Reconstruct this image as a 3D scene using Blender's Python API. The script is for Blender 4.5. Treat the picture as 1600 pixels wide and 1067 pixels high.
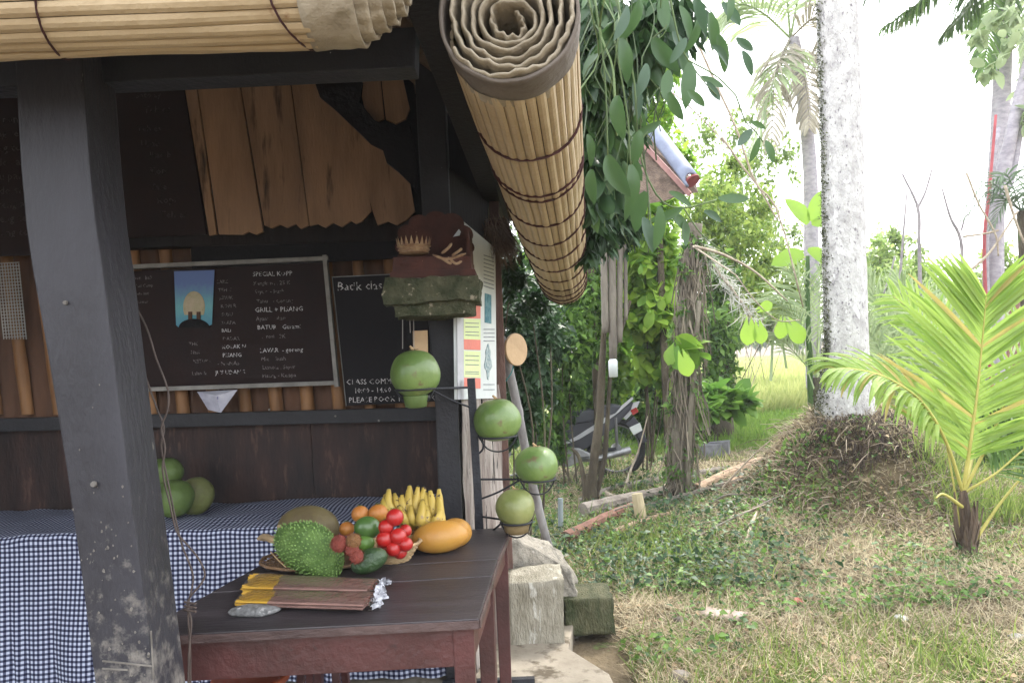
import bpy, bmesh, math, random
import numpy as np
from mathutils import Vector, Matrix, noise
random.seed(7); rng = np.random.default_rng(11)
for o in list(bpy.data.objects): bpy.data.objects.remove(o)
scn = bpy.context.scene
COL = scn.collection
R = math.radians
# ---------------------------------------------------------------- camera
FPX, PIT, ROL, EYE = 1200.0, R(0.9), 0.040, 1.5
Xr = Vector((math.cos(ROL), 0, -math.sin(ROL)))
fwd = Vector((0, math.cos(PIT), math.sin(PIT)))
up0 = Vector((0, -math.sin(PIT), math.cos(PIT)))
rt = Vector((1, 0, 0))*math.cos(ROL) - up0*math.sin(ROL)
up = Vector((1, 0, 0))*math.sin(ROL) + up0*math.cos(ROL)
cam_d = bpy.data.cameras.new('camera'); cam = bpy.data.objects.new('camera', cam_d); COL.objects.link(cam)
M = Matrix((rt, up, -fwd)).transposed().to_4x4(); M.translation = (0, 0, EYE)
cam.matrix_world = M
cam_d.sensor_width = 36; cam_d.lens = 36*FPX/1600; cam_d.clip_start = .05; cam_d.clip_end = 3000
scn.camera = cam
scn.render.resolution_x = 1024; scn.render.resolution_y = 682
# ---------------------------------------------------------------- world and sun
SUN_EL, SUN_AZ = R(52), R(35)          # high soft sun, ahead of the camera and to the right
wd = bpy.data.worlds.new('World'); scn.world = wd; wd.use_nodes = True
nt = wd.node_tree; nt.nodes.clear()
sky = nt.nodes.new('ShaderNodeTexSky'); sky.sky_type = 'NISHITA'; sky.sun_disc = False
sky.sun_elevation = SUN_EL; sky.sun_rotation = SUN_AZ; sky.dust_density = 4; sky.air_density = 1.0
mx = nt.nodes.new('ShaderNodeMix'); mx.data_type = 'RGBA'; mx.inputs[0].default_value = .8
bg = nt.nodes.new('ShaderNodeBackground'); bg.inputs[1].default_value = .15
out = nt.nodes.new('ShaderNodeOutputWorld')
nt.links.new(sky.outputs[0], mx.inputs[6]); mx.inputs[7].default_value = (6.6, 6.75, 6.9, 1)   # cloud layer
nt.links.new(mx.outputs[2], bg.inputs[0]); nt.links.new(bg.outputs[0], out.inputs[0])
sd = bpy.data.lights.new('sun', 'SUN'); sd.energy = 1.5; sd.angle = R(12); sd.color = (1, .96, .88)
sun = bpy.data.objects.new('sun', sd); COL.objects.link(sun)
sdir = Vector((math.sin(SUN_AZ)*math.cos(SUN_EL), math.cos(SUN_AZ)*math.cos(SUN_EL), math.sin(SUN_EL)))
sun.rotation_euler = sdir.to_track_quat('Z', 'Y').to_euler(); sun.location = (5, 5, 12)
scn.view_settings.view_transform = 'Standard'; scn.view_settings.look = 'None'
scn.view_settings.exposure = 2.2; scn.view_settings.gamma = 1.0
try: scn.view_settings.use_curve_mapping = False
except Exception: pass

# ---------------------------------------------------------------- placing helpers
def ray(px, py): return (rt*((px-800)/FPX) + up*(-(py-533.5)/FPX) + fwd)
def Y(px, py, y):
    r = ray(px, py); t = y/r.y; return Vector((0, 0, EYE)) + r*t
def Z(px, py, z=0.0):
    r = ray(px, py); t = (z-EYE)/r.z; return Vector((0, 0, EYE)) + r*t
def V(*a): return Vector(a)
def lerp(a, b, t): return a + (b-a)*t

# ---------------------------------------------------------------- materials
MATS = {}
def mat(name, c1, c2=None, scale=6, rough=.75, bump=.3, bscale=None, stretch=(1,1,1), detail=6, lo=.35, hi=.65,
        spots=None, spot_scale=20, spot_lo=.62, spot_w=.05, metal=0, trans=0, island=False, spec=.3, alpha_noise=0, coat=0, dist=.02, spots2=None, ctype='FINE'):
    if name in MATS: return MATS[name]
    m = bpy.data.materials.new(name); m.use_nodes = True; MATS[name] = m
    n = m.node_tree.nodes; L = m.node_tree.links; n.clear()
    o = n.new('ShaderNodeOutputMaterial'); p = n.new('ShaderNodeBsdfPrincipled')
    p.inputs['Roughness'].default_value = rough; p.inputs['Metallic'].default_value = metal
    p.inputs['Specular IOR Level'].default_value = spec
    p.inputs['Coat Weight'].default_value = coat
    tc = n.new('ShaderNodeTexCoord'); mp = n.new('ShaderNodeMapping'); mp.inputs[3].default_value = stretch
    L.new(tc.outputs['Object'], mp.inputs[0])
    def noi(s, d=detail, r=.6):
        a = n.new('ShaderNodeTexNoise'); a.inputs['Scale'].default_value = s; a.inputs['Detail'].default_value = d
        a.inputs['Roughness'].default_value = r; L.new(mp.outputs[0], a.inputs[0]); return a
    c2 = c2 or tuple(x*.6 for x in c1)
    base = noi(scale); rp = n.new('ShaderNodeValToRGB'); rp.color_ramp.elements[0].position = lo; rp.color_ramp.elements[1].position = hi
    rp.color_ramp.elements[0].color = (*c2, 1); rp.color_ramp.elements[1].color = (*c1, 1)
    if island:
        g = n.new('ShaderNodeNewGeometry'); ma = n.new('ShaderNodeMath'); ma.operation = 'MULTIPLY_ADD'
        ma.inputs[1].default_value = .5; L.new(g.outputs['Random Per Island'], ma.inputs[0])
        mb = n.new('ShaderNodeMath'); mb.operation = 'MULTIPLY'; mb.inputs[1].default_value = .5
        L.new(base.outputs[0], mb.inputs[0]); L.new(mb.outputs[0], ma.inputs[2]); L.new(ma.outputs[0], rp.inputs[0])
        rp.color_ramp.elements[0].position = .3; rp.color_ramp.elements[1].position = .7
    else: L.new(base.outputs[0], rp.inputs[0])
    col = rp.outputs[0]
    for sp, ss, sl in ((spots, spot_scale, spot_lo), (spots2, spot_scale*.35, spot_lo)):
        if sp is None: continue
        s = noi(ss, 4); r2 = n.new('ShaderNodeValToRGB'); r2.color_ramp.elements[0].position = sl; r2.color_ramp.elements[1].position = sl+spot_w
        L.new(s.outputs[0], r2.inputs[0]); mi = n.new('ShaderNodeMix'); mi.data_type = 'RGBA'
        L.new(r2.outputs[0], mi.inputs[0]); L.new(col, mi.inputs[6]); mi.inputs[7].default_value = (*sp, 1); col = mi.outputs[2]
    L.new(col, p.inputs['Base Color'])
    if bump:
        b = n.new('ShaderNodeBump'); b.inputs['Strength'].default_value = bump; b.inputs['Distance'].default_value = dist
        bn = noi(bscale or scale*4, 5); L.new(bn.outputs[0], b.inputs['Height']); L.new(b.outputs[0], p.inputs['Normal'])
    # roughness variation
    rm = n.new('ShaderNodeMapRange'); rm.inputs[3].default_value = max(.02, rough-.12); rm.inputs[4].default_value = min(1, rough+.12)
    L.new(base.outputs[0], rm.inputs[0]); L.new(rm.outputs[0], p.inputs['Roughness'])
    sh = p.outputs[0]
    if trans:
        t = n.new('ShaderNodeBsdfTranslucent'); L.new(col, t.inputs[0]); ms = n.new('ShaderNodeMixShader'); ms.inputs[0].default_value = trans
        L.new(sh, ms.inputs[1]); L.new(t.outputs[0], ms.inputs[2]); sh = ms.outputs[0]
    if alpha_noise:
        t = n.new('ShaderNodeBsdfTransparent'); ms = n.new('ShaderNodeMixShader'); a = noi(alpha_noise, 3)
        r3 = n.new('ShaderNodeValToRGB'); r3.color_ramp.elements[0].position = .36; r3.color_ramp.elements[1].position = .50
        L.new(a.outputs[0], r3.inputs[0]); L.new(r3.outputs[0], ms.inputs[0]); L.new(sh, ms.inputs[2]); L.new(t.outputs[0], ms.inputs[1]); sh = ms.outputs[0]
    L.new(sh, o.inputs[0]); return m

# ---------------------------------------------------------------- object helpers
def tag(o, label=None, cat=None, group=None, kind=None):
    if label: o['label'] = label
    if cat: o['category'] = cat
    if group: o['group'] = group
    if kind: o['kind'] = kind
    return o
def thing(name, label, cat, loc=(0, 0, 0), group=None):
    o = bpy.data.objects.new(name, None); COL.objects.link(o); o.location = loc; o.empty_display_size = .1
    return tag(o, label, cat, group)
def root_loc(p):
    v = Vector((0, 0, 0))
    while p is not None: v = v + p.location; p = p.parent
    return v
def link(name, me, m, parent=None, smooth=False, kind=None):
    if m is not None: me.materials.append(m)
    if smooth and len(me.polygons): me.polygons.foreach_set('use_smooth', [True]*len(me.polygons))
    o = bpy.data.objects.new(name, me); COL.objects.link(o)
    if parent is not None: o.parent = parent
    if kind: o['kind'] = kind
    return o
def from_np(name, Vt, F, m, parent=None, smooth=False, kind=None, uv=None):
    """F: (n,k) array of uniform faces"""
    Vt = np.asarray(Vt, dtype=np.float32); F = np.asarray(F, dtype=np.int32)
    if parent is not None: Vt = Vt - np.array(root_loc(parent), dtype=np.float32)
    me = bpy.data.meshes.new(name); me.vertices.add(len(Vt)); me.vertices.foreach_set('co', Vt.ravel())
    k = F.shape[1]; me.loops.add(F.size); me.loops.foreach_set('vertex_index', F.ravel())
    me.polygons.add(len(F)); me.polygons.foreach_set('loop_start', np.arange(0, F.size, k, dtype=np.int32))
    if uv is not None:
        u = me.uv_layers.new(name='UVMap'); u.data.foreach_set('uv', np.asarray(uv, dtype=np.float32)[F.ravel()].ravel())
    me.update(calc_edges=True); me.validate()
    return link(name, me, m, parent, smooth, kind)
class MB:
    def __init__(s): s.v = []; s.f = []
    def add(s, vs, fs):
        b = len(s.v); s.v += [Vector(x) for x in vs]; s.f += [tuple(b+i for i in f) for f in fs]; return s
    def hexa(s, a, b):            # a: front 4 corners, b: back 4 corners, same order
        return s.add(list(a)+list(b), [(0,1,2,3), (7,6,5,4), (0,4,5,1), (1,5,6,2), (2,6,7,3), (3,7,4,0)])
    def box(s, c, sx, sy, sz, ax=None):
        X, Yv, Zv = ax or (V(1,0,0), V(0,1,0), V(0,0,1)); c = Vector(c)
        q = lambda i, j, k: c + X*(i*sx/2) + Yv*(j*sy/2) + Zv*(k*sz/2)
        return s.hexa([q(-1,-1,1), q(1,-1,1), q(1,-1,-1), q(-1,-1,-1)], [q(-1,1,1), q(1,1,1), q(1,1,-1), q(-1,1,-1)])
    def beam(s, p0, p1, w, h, side=None):
        d = (p1-p0).normalized(); sd_ = side or (V(0,0,1) if abs(d.z) < .8 else V(0,1,0)); a = d.cross(sd_).normalized(); b = a.cross(d).normalized()
        return s.hexa([p0-a*w/2-b*h/2, p0+a*w/2-b*h/2, p0+a*w/2+b*h/2, p0-a*w/2+b*h/2], [p1-a*w/2-b*h/2, p1+a*w/2-b*h/2, p1+a*w/2+b*h/2, p1-a*w/2+b*h/2])
    def prism(s, pts, off):       # polygon + extrusion vector
        n = len(pts); off = Vector(off)
        return s.add(list(pts)+[p+off for p in pts], [tuple(range(n)), tuple(range(2*n-1, n-1, -1))]+[(i, i+n, (i+1)%n+n, (i+1)%n) for i in range(n)])
    def tube(s, pts, rad, n=8, wob=0, caps=True):
        pts = [Vector(p) for p in pts]; N = len(pts)
        if not hasattr(rad, '__len__'): rad = [rad]*N
        u = None; rings = []
        for i, p in enumerate(pts):
            d = (pts[min(i+1, N-1)]-pts[max(i-1, 0)]).normalized()
            if u is None: u = d.orthogonal().normalized()
            u = (u - d*u.dot(d)).normalized(); w = d.cross(u)
            rings.append([p + (u*math.cos(2*math.pi*k/n)+w*math.sin(2*math.pi*k/n))*rad[i]*(1+(random.uniform(-wob, wob) if wob else 0)) for k in range(n)])
        vs = [q for r_ in rings for q in r_]
        fs = [(i*n+k, i*n+(k+1)%n, (i+1)*n+(k+1)%n, (i+1)*n+k) for i in range(N-1) for k in range(n)]
        if caps: fs += [tuple(range(n-1, -1, -1)), tuple((N-1)*n+k for k in range(n))]
        return s.add(vs, fs)
    def lathe(s, c, prof, n=20, axis=V(0,0,1), fn=None):   # prof: list of (r, h)
        c = Vector(c); w = axis.normalized(); u = w.orthogonal().normalized(); v = w.cross(u); vs = []
        for i, (r, h) in enumerate(prof):
            for k in range(n):
                a = 2*math.pi*k/n; rr = r*(fn(a, i/(len(prof)-1)) if fn else 1)
                vs.append(c + w*h + (u*math.cos(a)+v*math.sin(a))*rr)
        fs = [(i*n+k, i*n+(k+1)%n, (i+1)*n+(k+1)%n, (i+1)*n+k) for i in range(len(prof)-1) for k in range(n)]
        fs += [tuple(range(n-1, -1, -1)), tuple((len(prof)-1)*n+k for k in range(n))]
        return s.add(vs, fs)
    def ball(s, c, rx, ry=None, rz=None, ax=None, n=16, m=10, fn=None):
        ry = ry or rx; rz = rz or rx; X, Yv, Zv = ax or (V(1,0,0), V(0,1,0), V(0,0,1)); c = Vector(c); vs = []
        for i in range(m+1):
            t = math.pi*i/m
            for k in range(n):
                a = 2*math.pi*k/n; d = V(math.sin(t)*math.cos(a), math.sin(t)*math.sin(a), math.cos(t)); q = fn(d) if fn else 1
                vs.append(c + (X*d.x*rx + Yv*d.y*ry + Zv*d.z*rz)*q)
        fs = [(i*n+k, (i+1)*n+k, (i+1)*n+(k+1)%n, i*n+(k+1)%n) for i in range(m) for k in range(n)]
        return s.add(vs, fs)
    def build(s, name, m, parent=None, smooth=False, bevel=0, kind=None, jit=0, sub=0, jscale=3, weld=False):
        o = root_loc(parent) if parent is not None else Vector((0, 0, 0))
        me = bpy.data.meshes.new(name); me.from_pydata([v-o for v in s.v], [], s.f)
        bm = bmesh.new(); bm.from_mesh(me)
        if weld: bmesh.ops.remove_doubles(bm, verts=bm.verts, dist=1e-5)
        if bevel: bmesh.ops.bevel(bm, geom=bm.edges, offset=bevel, segments=2, affect='EDGES', profile=.6)
        if sub: bmesh.ops.subdivide_edges(bm, edges=bm.edges, cuts=sub, use_grid_fill=True)
        if jit:
            for v in bm.verts:
                q = noise.noise_vector((v.co+o)*jscale)+noise.noise_vector((v.co+o)*jscale*3.1)*.5; v.co += q*jit
        bmesh.ops.recalc_face_normals(bm, faces=bm.faces)
        bm.to_mesh(me); bm.free()
        return link(name, me, m, parent, smooth, kind)
def slabpx(c, y, t=.02, y2=None):      # front corners by sight line on planes y (left) and y2 (right)
    y2 = y2 or y; ys = [y, y2, y2, y]
    a = [Y(c[i][0], c[i][1], ys[i]) for i in range(4)]; n = V(0, 1, 0)
    return a, [p+n*t for p in a]
def spline(pts, n=20):
    pts = [Vector(p) for p in pts]; P = [pts[0]*2-pts[1]]+pts+[pts[-1]*2-pts[-2]]; r_ = []
    segs = len(pts)-1
    for i in range(n+1):
        t = i/n*segs; k = min(int(t), segs-1); t -= k; a, b, c, d = P[k:k+4]
        r_.append(.5*((2*b)+(c-a)*t+(2*a-5*b+4*c-d)*t*t+(3*b-a-3*c+d)*t**3))
    return r_
def copy_tree(o, parent=None):
    c = o.copy(); COL.objects.link(c)
    if parent is not None: c.parent = parent
    for ch in o.children: copy_tree(ch, c)
    return c
# leaf clouds -------------------------------------------------------------
LEAF4 = (np.array([(0,0,0), (-.24,.42,.07), (0,1,-.16), (.24,.42,.07), (0,.45,0)], float), np.array([(0,4,1), (0,3,4), (4,2,1), (4,3,2)]))
def leaf_fine(w=.24, fold=.06, droop=.2, n=7, heart=0, bend=0):
    vs = []; fs = []
    for i in range(n+1):
        t = i/n; ww = w*math.sin(math.pi*min(1, t*.93+.05))**.75*(1 if t < 1 else .05)
        z = -droop*t*t
        y = t - (heart*.3*(1-t)**6)
        bx = bend*t*t; vs += [(bx-ww, y-heart*.25*(1-t)**5, z+fold*ww/w), (bx, t, z), (bx+ww, y-heart*.25*(1-t)**5, z+fold*ww/w)]
        if i < n:
            b = i*3; fs += [(b, b+1, b+4, b+3), (b+1, b+2, b+5, b+4)]
    return np.array(vs, float), np.array(fs)
BLADE = (np.array([(-.5,0,0), (.5,0,0), (-.38,.5,.08), (.38,.5,.08), (0,1,.35)], float), np.array([(0,1,2), (1,3,2), (2,3,4)]))
def cloud(C, D, N, S, W, tpl):
    """C centres, D length directions, N normals, S length, W width factor -> verts, faces"""
    tv, tf = tpl; D = D/np.linalg.norm(D, axis=1, keepdims=True); X = np.cross(D, N); X /= np.linalg.norm(X, axis=1, keepdims=True)+1e-9
    Zv = np.cross(X, D)
    P = C[:, None, :] + (tv[None, :, 0, None]*X[:, None, :]*(S*W)[:, None, None] + tv[None, :, 1, None]*D[:, None, :]*S[:, None, None] + tv[None, :, 2, None]*Zv[:, None, :]*S[:, None, None])
    F = tf[None] + (np.arange(len(C))*len(tv))[:, None, None]
    return P.reshape(-1, 3), F.reshape(-1, tf.shape[1])
def rand_dirs(n): d = rng.normal(size=(n, 3)); return d/np.linalg.norm(d, axis=1, keepdims=True)
def leaves_in(blobs, n, size, m, parent, name='foliage', tpl=LEAF4, wid=1.0, down=.35, var=.4, clump=True):
    w = np.array([b[1]*(b[2] if len(b) > 2 else b[1])*(b[3] if len(b) > 3 else b[1]) for b in blobs])**.66; w = w/w.sum(); P = []
    for b, q in zip(blobs, w):
        k = max(3, int(n*q)); c = np.array(b[0]); r_ = np.array([b[1], b[2] if len(b) > 2 else b[1], b[3] if len(b) > 3 else b[1]])
        if clump:
            cc = rand_dirs(max(4, k//22))*(rng.random((max(4, k//22), 1))**.45); idx = rng.integers(0, len(cc), k)
            p = cc[idx] + rng.normal(size=(k, 3))*.13
        else: p = rand_dirs(k)*(rng.random((k, 1))**.5)
        P.append(c + p*r_)
    C = np.concatenate(P); k = len(C); D = rand_dirs(k); D[:, 2] -= down; N = rand_dirs(k)*.7; N[:, 2] += 1
    S = size*(1+rng.uniform(-var, var, k)); C[:, 2] = np.maximum(C[:, 2], .02)
    v, f = cloud(C, D, N, S, np.full(k, wid), tpl)
    return from_np(name, v, f, m, parent, kind='stuff')
# ================================================================ materials
m_black = mat('black_painted_wood', (.026,.026,.031), (.015,.015,.018), 5, .55, .25, 40, spots=(.33,.32,.30), spot_scale=38, spot_lo=.74, spot_w=.02)
m_pillar = mat('worn_black_paint', (.034,.033,.041), (.021,.020,.025), 4, .5, .3, 60, stretch=(1,1,.35), spots=(.15,.14,.12), spot_scale=34, spot_lo=.72, spot_w=.02)
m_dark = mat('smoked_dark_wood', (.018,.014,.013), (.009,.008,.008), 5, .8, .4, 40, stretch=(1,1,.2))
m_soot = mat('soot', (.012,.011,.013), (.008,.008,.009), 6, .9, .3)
m_ply = mat('plank_brown', (.40,.245,.145), (.25,.15,.088), 3, .7, .25, 30, stretch=(3,1,.5), spots=(.06,.038,.028), spot_scale=4, spot_lo=.6, spot_w=.12)
m_bambwall = mat('split_bamboo_brown', (.32,.165,.072), (.16,.08,.036), 4, .55, .2, 30, stretch=(2,2,.3))
m_chalkb = mat('maroon_chalkboard', (.022,.011,.010), (.015,.008,.008), 6, .8, .1)
m_chalkb2 = mat('black_chalkboard', (.014,.012,.014), (.010,.009,.011), 6, .8, .1)
m_chalk = mat('chalk_white', (.66,.64,.64), (.46,.44,.44), 60, .95, 0, alpha_noise=45)
m_chalkf = mat('chalk_faint', (.24,.21,.21), (.16,.14,.14), 60, .95, 0, alpha_noise=60)
m_chalkv = mat('chalk_smudged', (.085,.065,.065), (.05,.04,.04), 30, .95, 0, alpha_noise=28)
m_frame = mat('whitewashed_frame', (.30,.29,.27), (.20,.19,.18), 12, .75, .35, 50, spots=(.12,.1,.09), spot_scale=60, spot_lo=.7)
m_lower = mat('dark_plywood', (.040,.020,.016), (.011,.007,.007), 4.5, .6, .25, 30, stretch=(2.5,1,.6), spots=(.07,.038,.03), spot_scale=9, spot_lo=.6, spot_w=.1)
m_thatch = mat('thatch_underside', (.13,.085,.055), (.04,.028,.02), 12, .9, .8, 60)
m_batten = mat('thatch_batten', (.17,.115,.075), (.07,.045,.03), 14, .8, .4, 50)
m_bamboo = mat('dry_bamboo_slat', (.50,.39,.25), (.37,.275,.165), 3, .5, .25, 30, stretch=(1,1,1), spots=(.28,.17,.09), spot_scale=16, spot_lo=.7, spot_w=.06, spots2=(.46,.38,.27))
m_cordred = mat('dark_red_string', (.06,.02,.02), (.035,.012,.012), 30, .8, .2)
m_fabric = mat('beige_binding_cloth', (.36,.31,.235), (.24,.20,.145), 14, .7, .45, 45, spots=(.20,.165,.11), spot_scale=10, spot_lo=.62, spot_w=.1)
m_fabricd = mat('taupe_binding_cloth', (.15,.125,.105), (.11,.09,.075), 10, .75, .3, 60)
m_tabletop = mat('worn_dark_tabletop', (.048,.039,.043), (.022,.018,.020), 3, .42, .25, 40, stretch=(.25,3,1), spots=(.09,.075,.07), spot_scale=13, spot_lo=.66, spot_w=.12, spec=.5)
m_tablered = mat('red_brown_table_paint', (.075,.022,.021), (.042,.014,.013), 5, .45, .25, 40, spots=(.02,.015,.015), spot_scale=14, spot_lo=.66, spot_w=.1, spec=.5)
m_edge = mat('chipped_table_edge', (.10,.065,.06), (.035,.022,.022), 9, .5, .4, 60, stretch=(.4,1,1))
m_stoolred = mat('orange_red_seat', (.22,.05,.022), (.15,.034,.017), 6, .4, .1)
m_moss = mat('mossy_stone', (.12,.12,.075), (.04,.05,.025), 14, .95, 1.0, 60, spots=(.36,.32,.24), spot_scale=26, spot_lo=.62, spot_w=.06, dist=.03)
m_red = mat('carved_red_brown', (.085,.032,.024), (.045,.018,.014), 10, .75, .4, 60, spots=(.40,.24,.18), spot_scale=22, spot_lo=.69, spot_w=.04)
m_gold = mat('faded_gilt_carving', (.46,.33,.20), (.26,.15,.09), 30, .7, .5, 80)
m_concrete = mat('weathered_concrete', (.40,.37,.30), (.22,.20,.15), 7, .95, .8, 45, stretch=(2.2,1,.6), spots=(.55,.53,.47), spot_scale=12, spot_lo=.6, spot_w=.08, dist=.03)
m_greymoss = mat('mossy_dark_block', (.12,.115,.065), (.045,.055,.025), 9, .95, .9, 50, stretch=(2,1,.7), dist=.03)
m_rock = mat('grey_boulder', (.33,.30,.25), (.14,.13,.11), 6, .9, 1.0, 25, spots=(.45,.42,.38), spot_scale=20, spot_lo=.64, dist=.05)
m_slab = mat('concrete_floor_mat', (.34,.30,.24), (.2,.17,.13), 3, .85, .3, 30, spots=(.10,.08,.055), spot_scale=7, spot_lo=.52, spot_w=.1)
m_grey = mat('weathered_grey_timber', (.42,.38,.345), (.17,.13,.115), 8, .9, 1.0, 22, stretch=(2.5,2.5,.3), spots=(.03,.025,.025), spot_scale=24, spot_lo=.62, spot_w=.04, dist=.03)
m_white = mat('white_paint', (.62,.65,.64), (.52,.55,.55), 5, .5, .05)
m_iron = mat('dark_iron', (.035,.037,.045), (.02,.021,.025), 20, .5, .3, 80, metal=.3)
m_pole = mat('grey_bamboo_pole', (.30,.29,.29), (.14,.13,.13), 9, .5, .3, 50, stretch=(1,1,.4))
m_tan = mat('tan_board', (.52,.36,.21), (.40,.27,.15), 7, .6, .2)
m_husk = mat('green_coconut', (.17,.25,.07), (.085,.15,.038), 5, .42, .2, 30, spots=(.13,.10,.05), spot_scale=15, spot_lo=.60, spot_w=.09, spots2=(.24,.30,.11), spec=.5, coat=.15)
m_husk2 = mat('yellowing_coconut', (.24,.25,.09), (.14,.17,.05), 5, .45, .2, 30, spots=(.24,.15,.07), spot_scale=9, spot_lo=.66, spot_w=.07, spec=.5, coat=.15)
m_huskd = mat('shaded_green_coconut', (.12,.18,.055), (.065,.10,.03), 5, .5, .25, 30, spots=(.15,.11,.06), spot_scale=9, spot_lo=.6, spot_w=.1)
m_stem = mat('dry_stem', (.36,.26,.15), (.2,.14,.08), 20, .9, .5)
m_wire = mat('brown_cable', (.10,.075,.065), (.06,.045,.04), 20, .6, .2)

# gingham tablecloth (woven print on UV)
m_cloth = bpy.data.materials.new('gingham_cloth'); m_cloth.use_nodes = True
n = m_cloth.node_tree.nodes; L = m_cloth.node_tree.links; P_ = n['Principled BSDF']; P_.inputs['Roughness'].default_value = .9; P_.inputs['Specular IOR Level'].default_value = .1
uvn = n.new('ShaderNodeUVMap'); sx = n.new('ShaderNodeSeparateXYZ'); L.new(uvn.outputs[0], sx.inputs[0])
st = []
for k in (0, 1):
    f = n.new('ShaderNodeMath'); f.operation = 'FRACT'; g = n.new('ShaderNodeMath'); g.operation = 'GREATER_THAN'; g.inputs[1].default_value = .5
    L.new(sx.outputs[k], f.inputs[0]); L.new(f.outputs[0], g.inputs[0]); st.append(g)
ad = n.new('ShaderNodeMath'); ad.operation = 'ADD'; L.new(st[0].outputs[0], ad.inputs[0]); L.new(st[1].outputs[0], ad.inputs[1])
hf = n.new('ShaderNodeMath'); hf.operation = 'MULTIPLY'; hf.inputs[1].default_value = .5; L.new(ad.outputs[0], hf.inputs[0])
cr = n.new('ShaderNodeValToRGB'); cr.color_ramp.interpolation = 'CONSTANT'
cr.color_ramp.elements[0].position = 0; cr.color_ramp.elements[0].color = (.48,.51,.62,1)
cr.color_ramp.elements[1].position = .4; cr.color_ramp.elements[1].color = (.085,.095,.155,1)
e = cr.color_ramp.elements.new(.8); e.color = (.012,.013,.032,1)
L.new(hf.outputs[0], cr.inputs[0]); L.new(cr.outputs[0], P_.inputs['Base Color'])

def rails(name, pts, w, h, m, parent, bevel=.003, side=None):
    mb = MB()
    for a, b in zip(pts[:-1], pts[1:]): mb.beam(a, b, w, h, side)
    return mb.build(name, m, parent, bevel=bevel)

# ================================================================ ground sheet
PALM = Y(1318, 700, 7.0); PALM.z = 0
def gh(x, y):
    r = math.hypot(x-PALM.x, (y-PALM.y)*.8)
    h = .62*math.exp(-(r/.70)**4)*(1+.25*noise.noise(V(x*2.2, y*2.2, 3))) + .13*math.exp(-(r/1.6)**2) + .20*math.exp(-(((x-PALM.x-.75)/.75)**2+((y-PALM.y+.1)/.8)**2))
    h += .035*noise.noise(V(x*.9, y*.9, 0)) + .014*noise.noise(V(x*3.3, y*3.3, 5))
    h *= 1 if x > .3 else max(.3, 1-(.3-x))
    h += .05*max(0, min(1, (y-7)/3))
    if x < .55 and y < 4.6: h = min(h, .0)-.03
    return h
def on(px, py):                      # the ground point seen at a pixel
    p = Z(px, py, 0)
    for _ in range(4): p = Z(px, py, gh(p.x, p.y))
    return p
xs = np.concatenate([-np.geomspace(900, 6, 26), np.arange(-5, 9.01, .11), np.geomspace(9.6, 900, 30)])
ys = np.concatenate([-np.geomspace(300, 3, 14), np.arange(-2, 16, .11), np.geomspace(16.6, 1800, 34)])
gv = np.array([(x, y, gh(x, y) if (-6 < x < 10 and -2 < y < 20) else .05) for y in ys for x in xs]); nx = len(xs); ny = len(ys)
gi = np.arange(nx*ny).reshape(ny, nx)
gf = np.stack([gi[:-1, :-1], gi[:-1, 1:], gi[1:, 1:], gi[1:, :-1]], -1).reshape(-1, 4)
m_soil = mat('earth_with_litter', (.17,.13,.08), (.065,.05,.03), 3, .95, .8, 24, spots=(.30,.25,.16), spot_scale=14, spot_lo=.62, spot_w=.08, spots2=(.12,.17,.05), dist=.04)
tag(from_np('ground', gv, gf, m_soil, smooth=True), kind='structure')

# concrete floor of the stall
fl = MB(); a = [Z(952, 1052, .07), Z(888, 1012, .07), V(.30, 4.3, .07), V(-4.2, 4.3, .07), V(-4.2, 1.3, .07), V(.55, 1.3, .07)]
fl.prism(a, (0, 0, -.12)); tag(fl.build('concrete_floor', m_slab, bevel=.008), kind='structure')

# ================================================================ the stall
WY = 4.2
stall = thing('food_stall', 'open sided warung stall with black painted posts, thatched roof and dark back wall', 'food stall', (-.4, 3, 0))
# front pillar, bent and widening, lofted
def loft(name, sections, m, parent, bevel=.006):
    mb = MB(); N = len(sections); vs = [p for s_ in sections for p in s_]
    fs = [(i*4+k, i*4+(k+1)%4, (i+1)*4+(k+1)%4, (i+1)*4+k) for i in range(N-1) for k in range(4)] + [(3,2,1,0), tuple((N-1)*4+k for k in range(4))]
    return mb.add(vs, fs).build(name, m, parent, bevel=bevel)
secs = []
for (py, l, b) in ((40,18,121), (90,22,127), (260,32,140), (350,40,149), (420,50,160), (560,75,177), (723,102,197), (900,127,220), (1067,148,241), (1500,195,290)):
    A = Y(l, py, 1.9); B = Y(b, py, 1.9); secs.append([A, B, B+V(0,.165,0), A+V(0,.165,0)])
loft('post', secs, m_pillar, stall)
_n = m_pillar.node_tree.nodes; _l = m_pillar.node_tree.links; _p = _n['Principled BSDF']; _src = _p.inputs['Base Color'].links[0].from_socket
_t = _n.new('ShaderNodeTexCoord'); _s = _n.new('ShaderNodeSeparateXYZ'); _l.new(_t.outputs['Object'], _s.inputs[0])
_mr = _n.new('ShaderNodeMapRange'); _mr.inputs[1].default_value = 1.35; _mr.inputs[2].default_value = .62; _mr.inputs[3].default_value = .0; _mr.inputs[4].default_value = .30; _l.new(_s.outputs[2], _mr.inputs[0])
_no = _n.new('ShaderNodeTexNoise'); _no.inputs['Scale'].default_value = 19; _no.inputs['Detail'].default_value = 9; _no.inputs['Roughness'].default_value = .7; _l.new(_t.outputs['Object'], _no.inputs[0])
_ad = _n.new('ShaderNodeMath'); _ad.operation = 'ADD'; _l.new(_no.outputs[0], _ad.inputs[0]); _l.new(_mr.outputs[0], _ad.inputs[1])
_r = _n.new('ShaderNodeValToRGB'); _r.color_ramp.elements[0].position = .70; _r.color_ramp.elements[1].position = .90; _l.new(_ad.outputs[0], _r.inputs[0])
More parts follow.
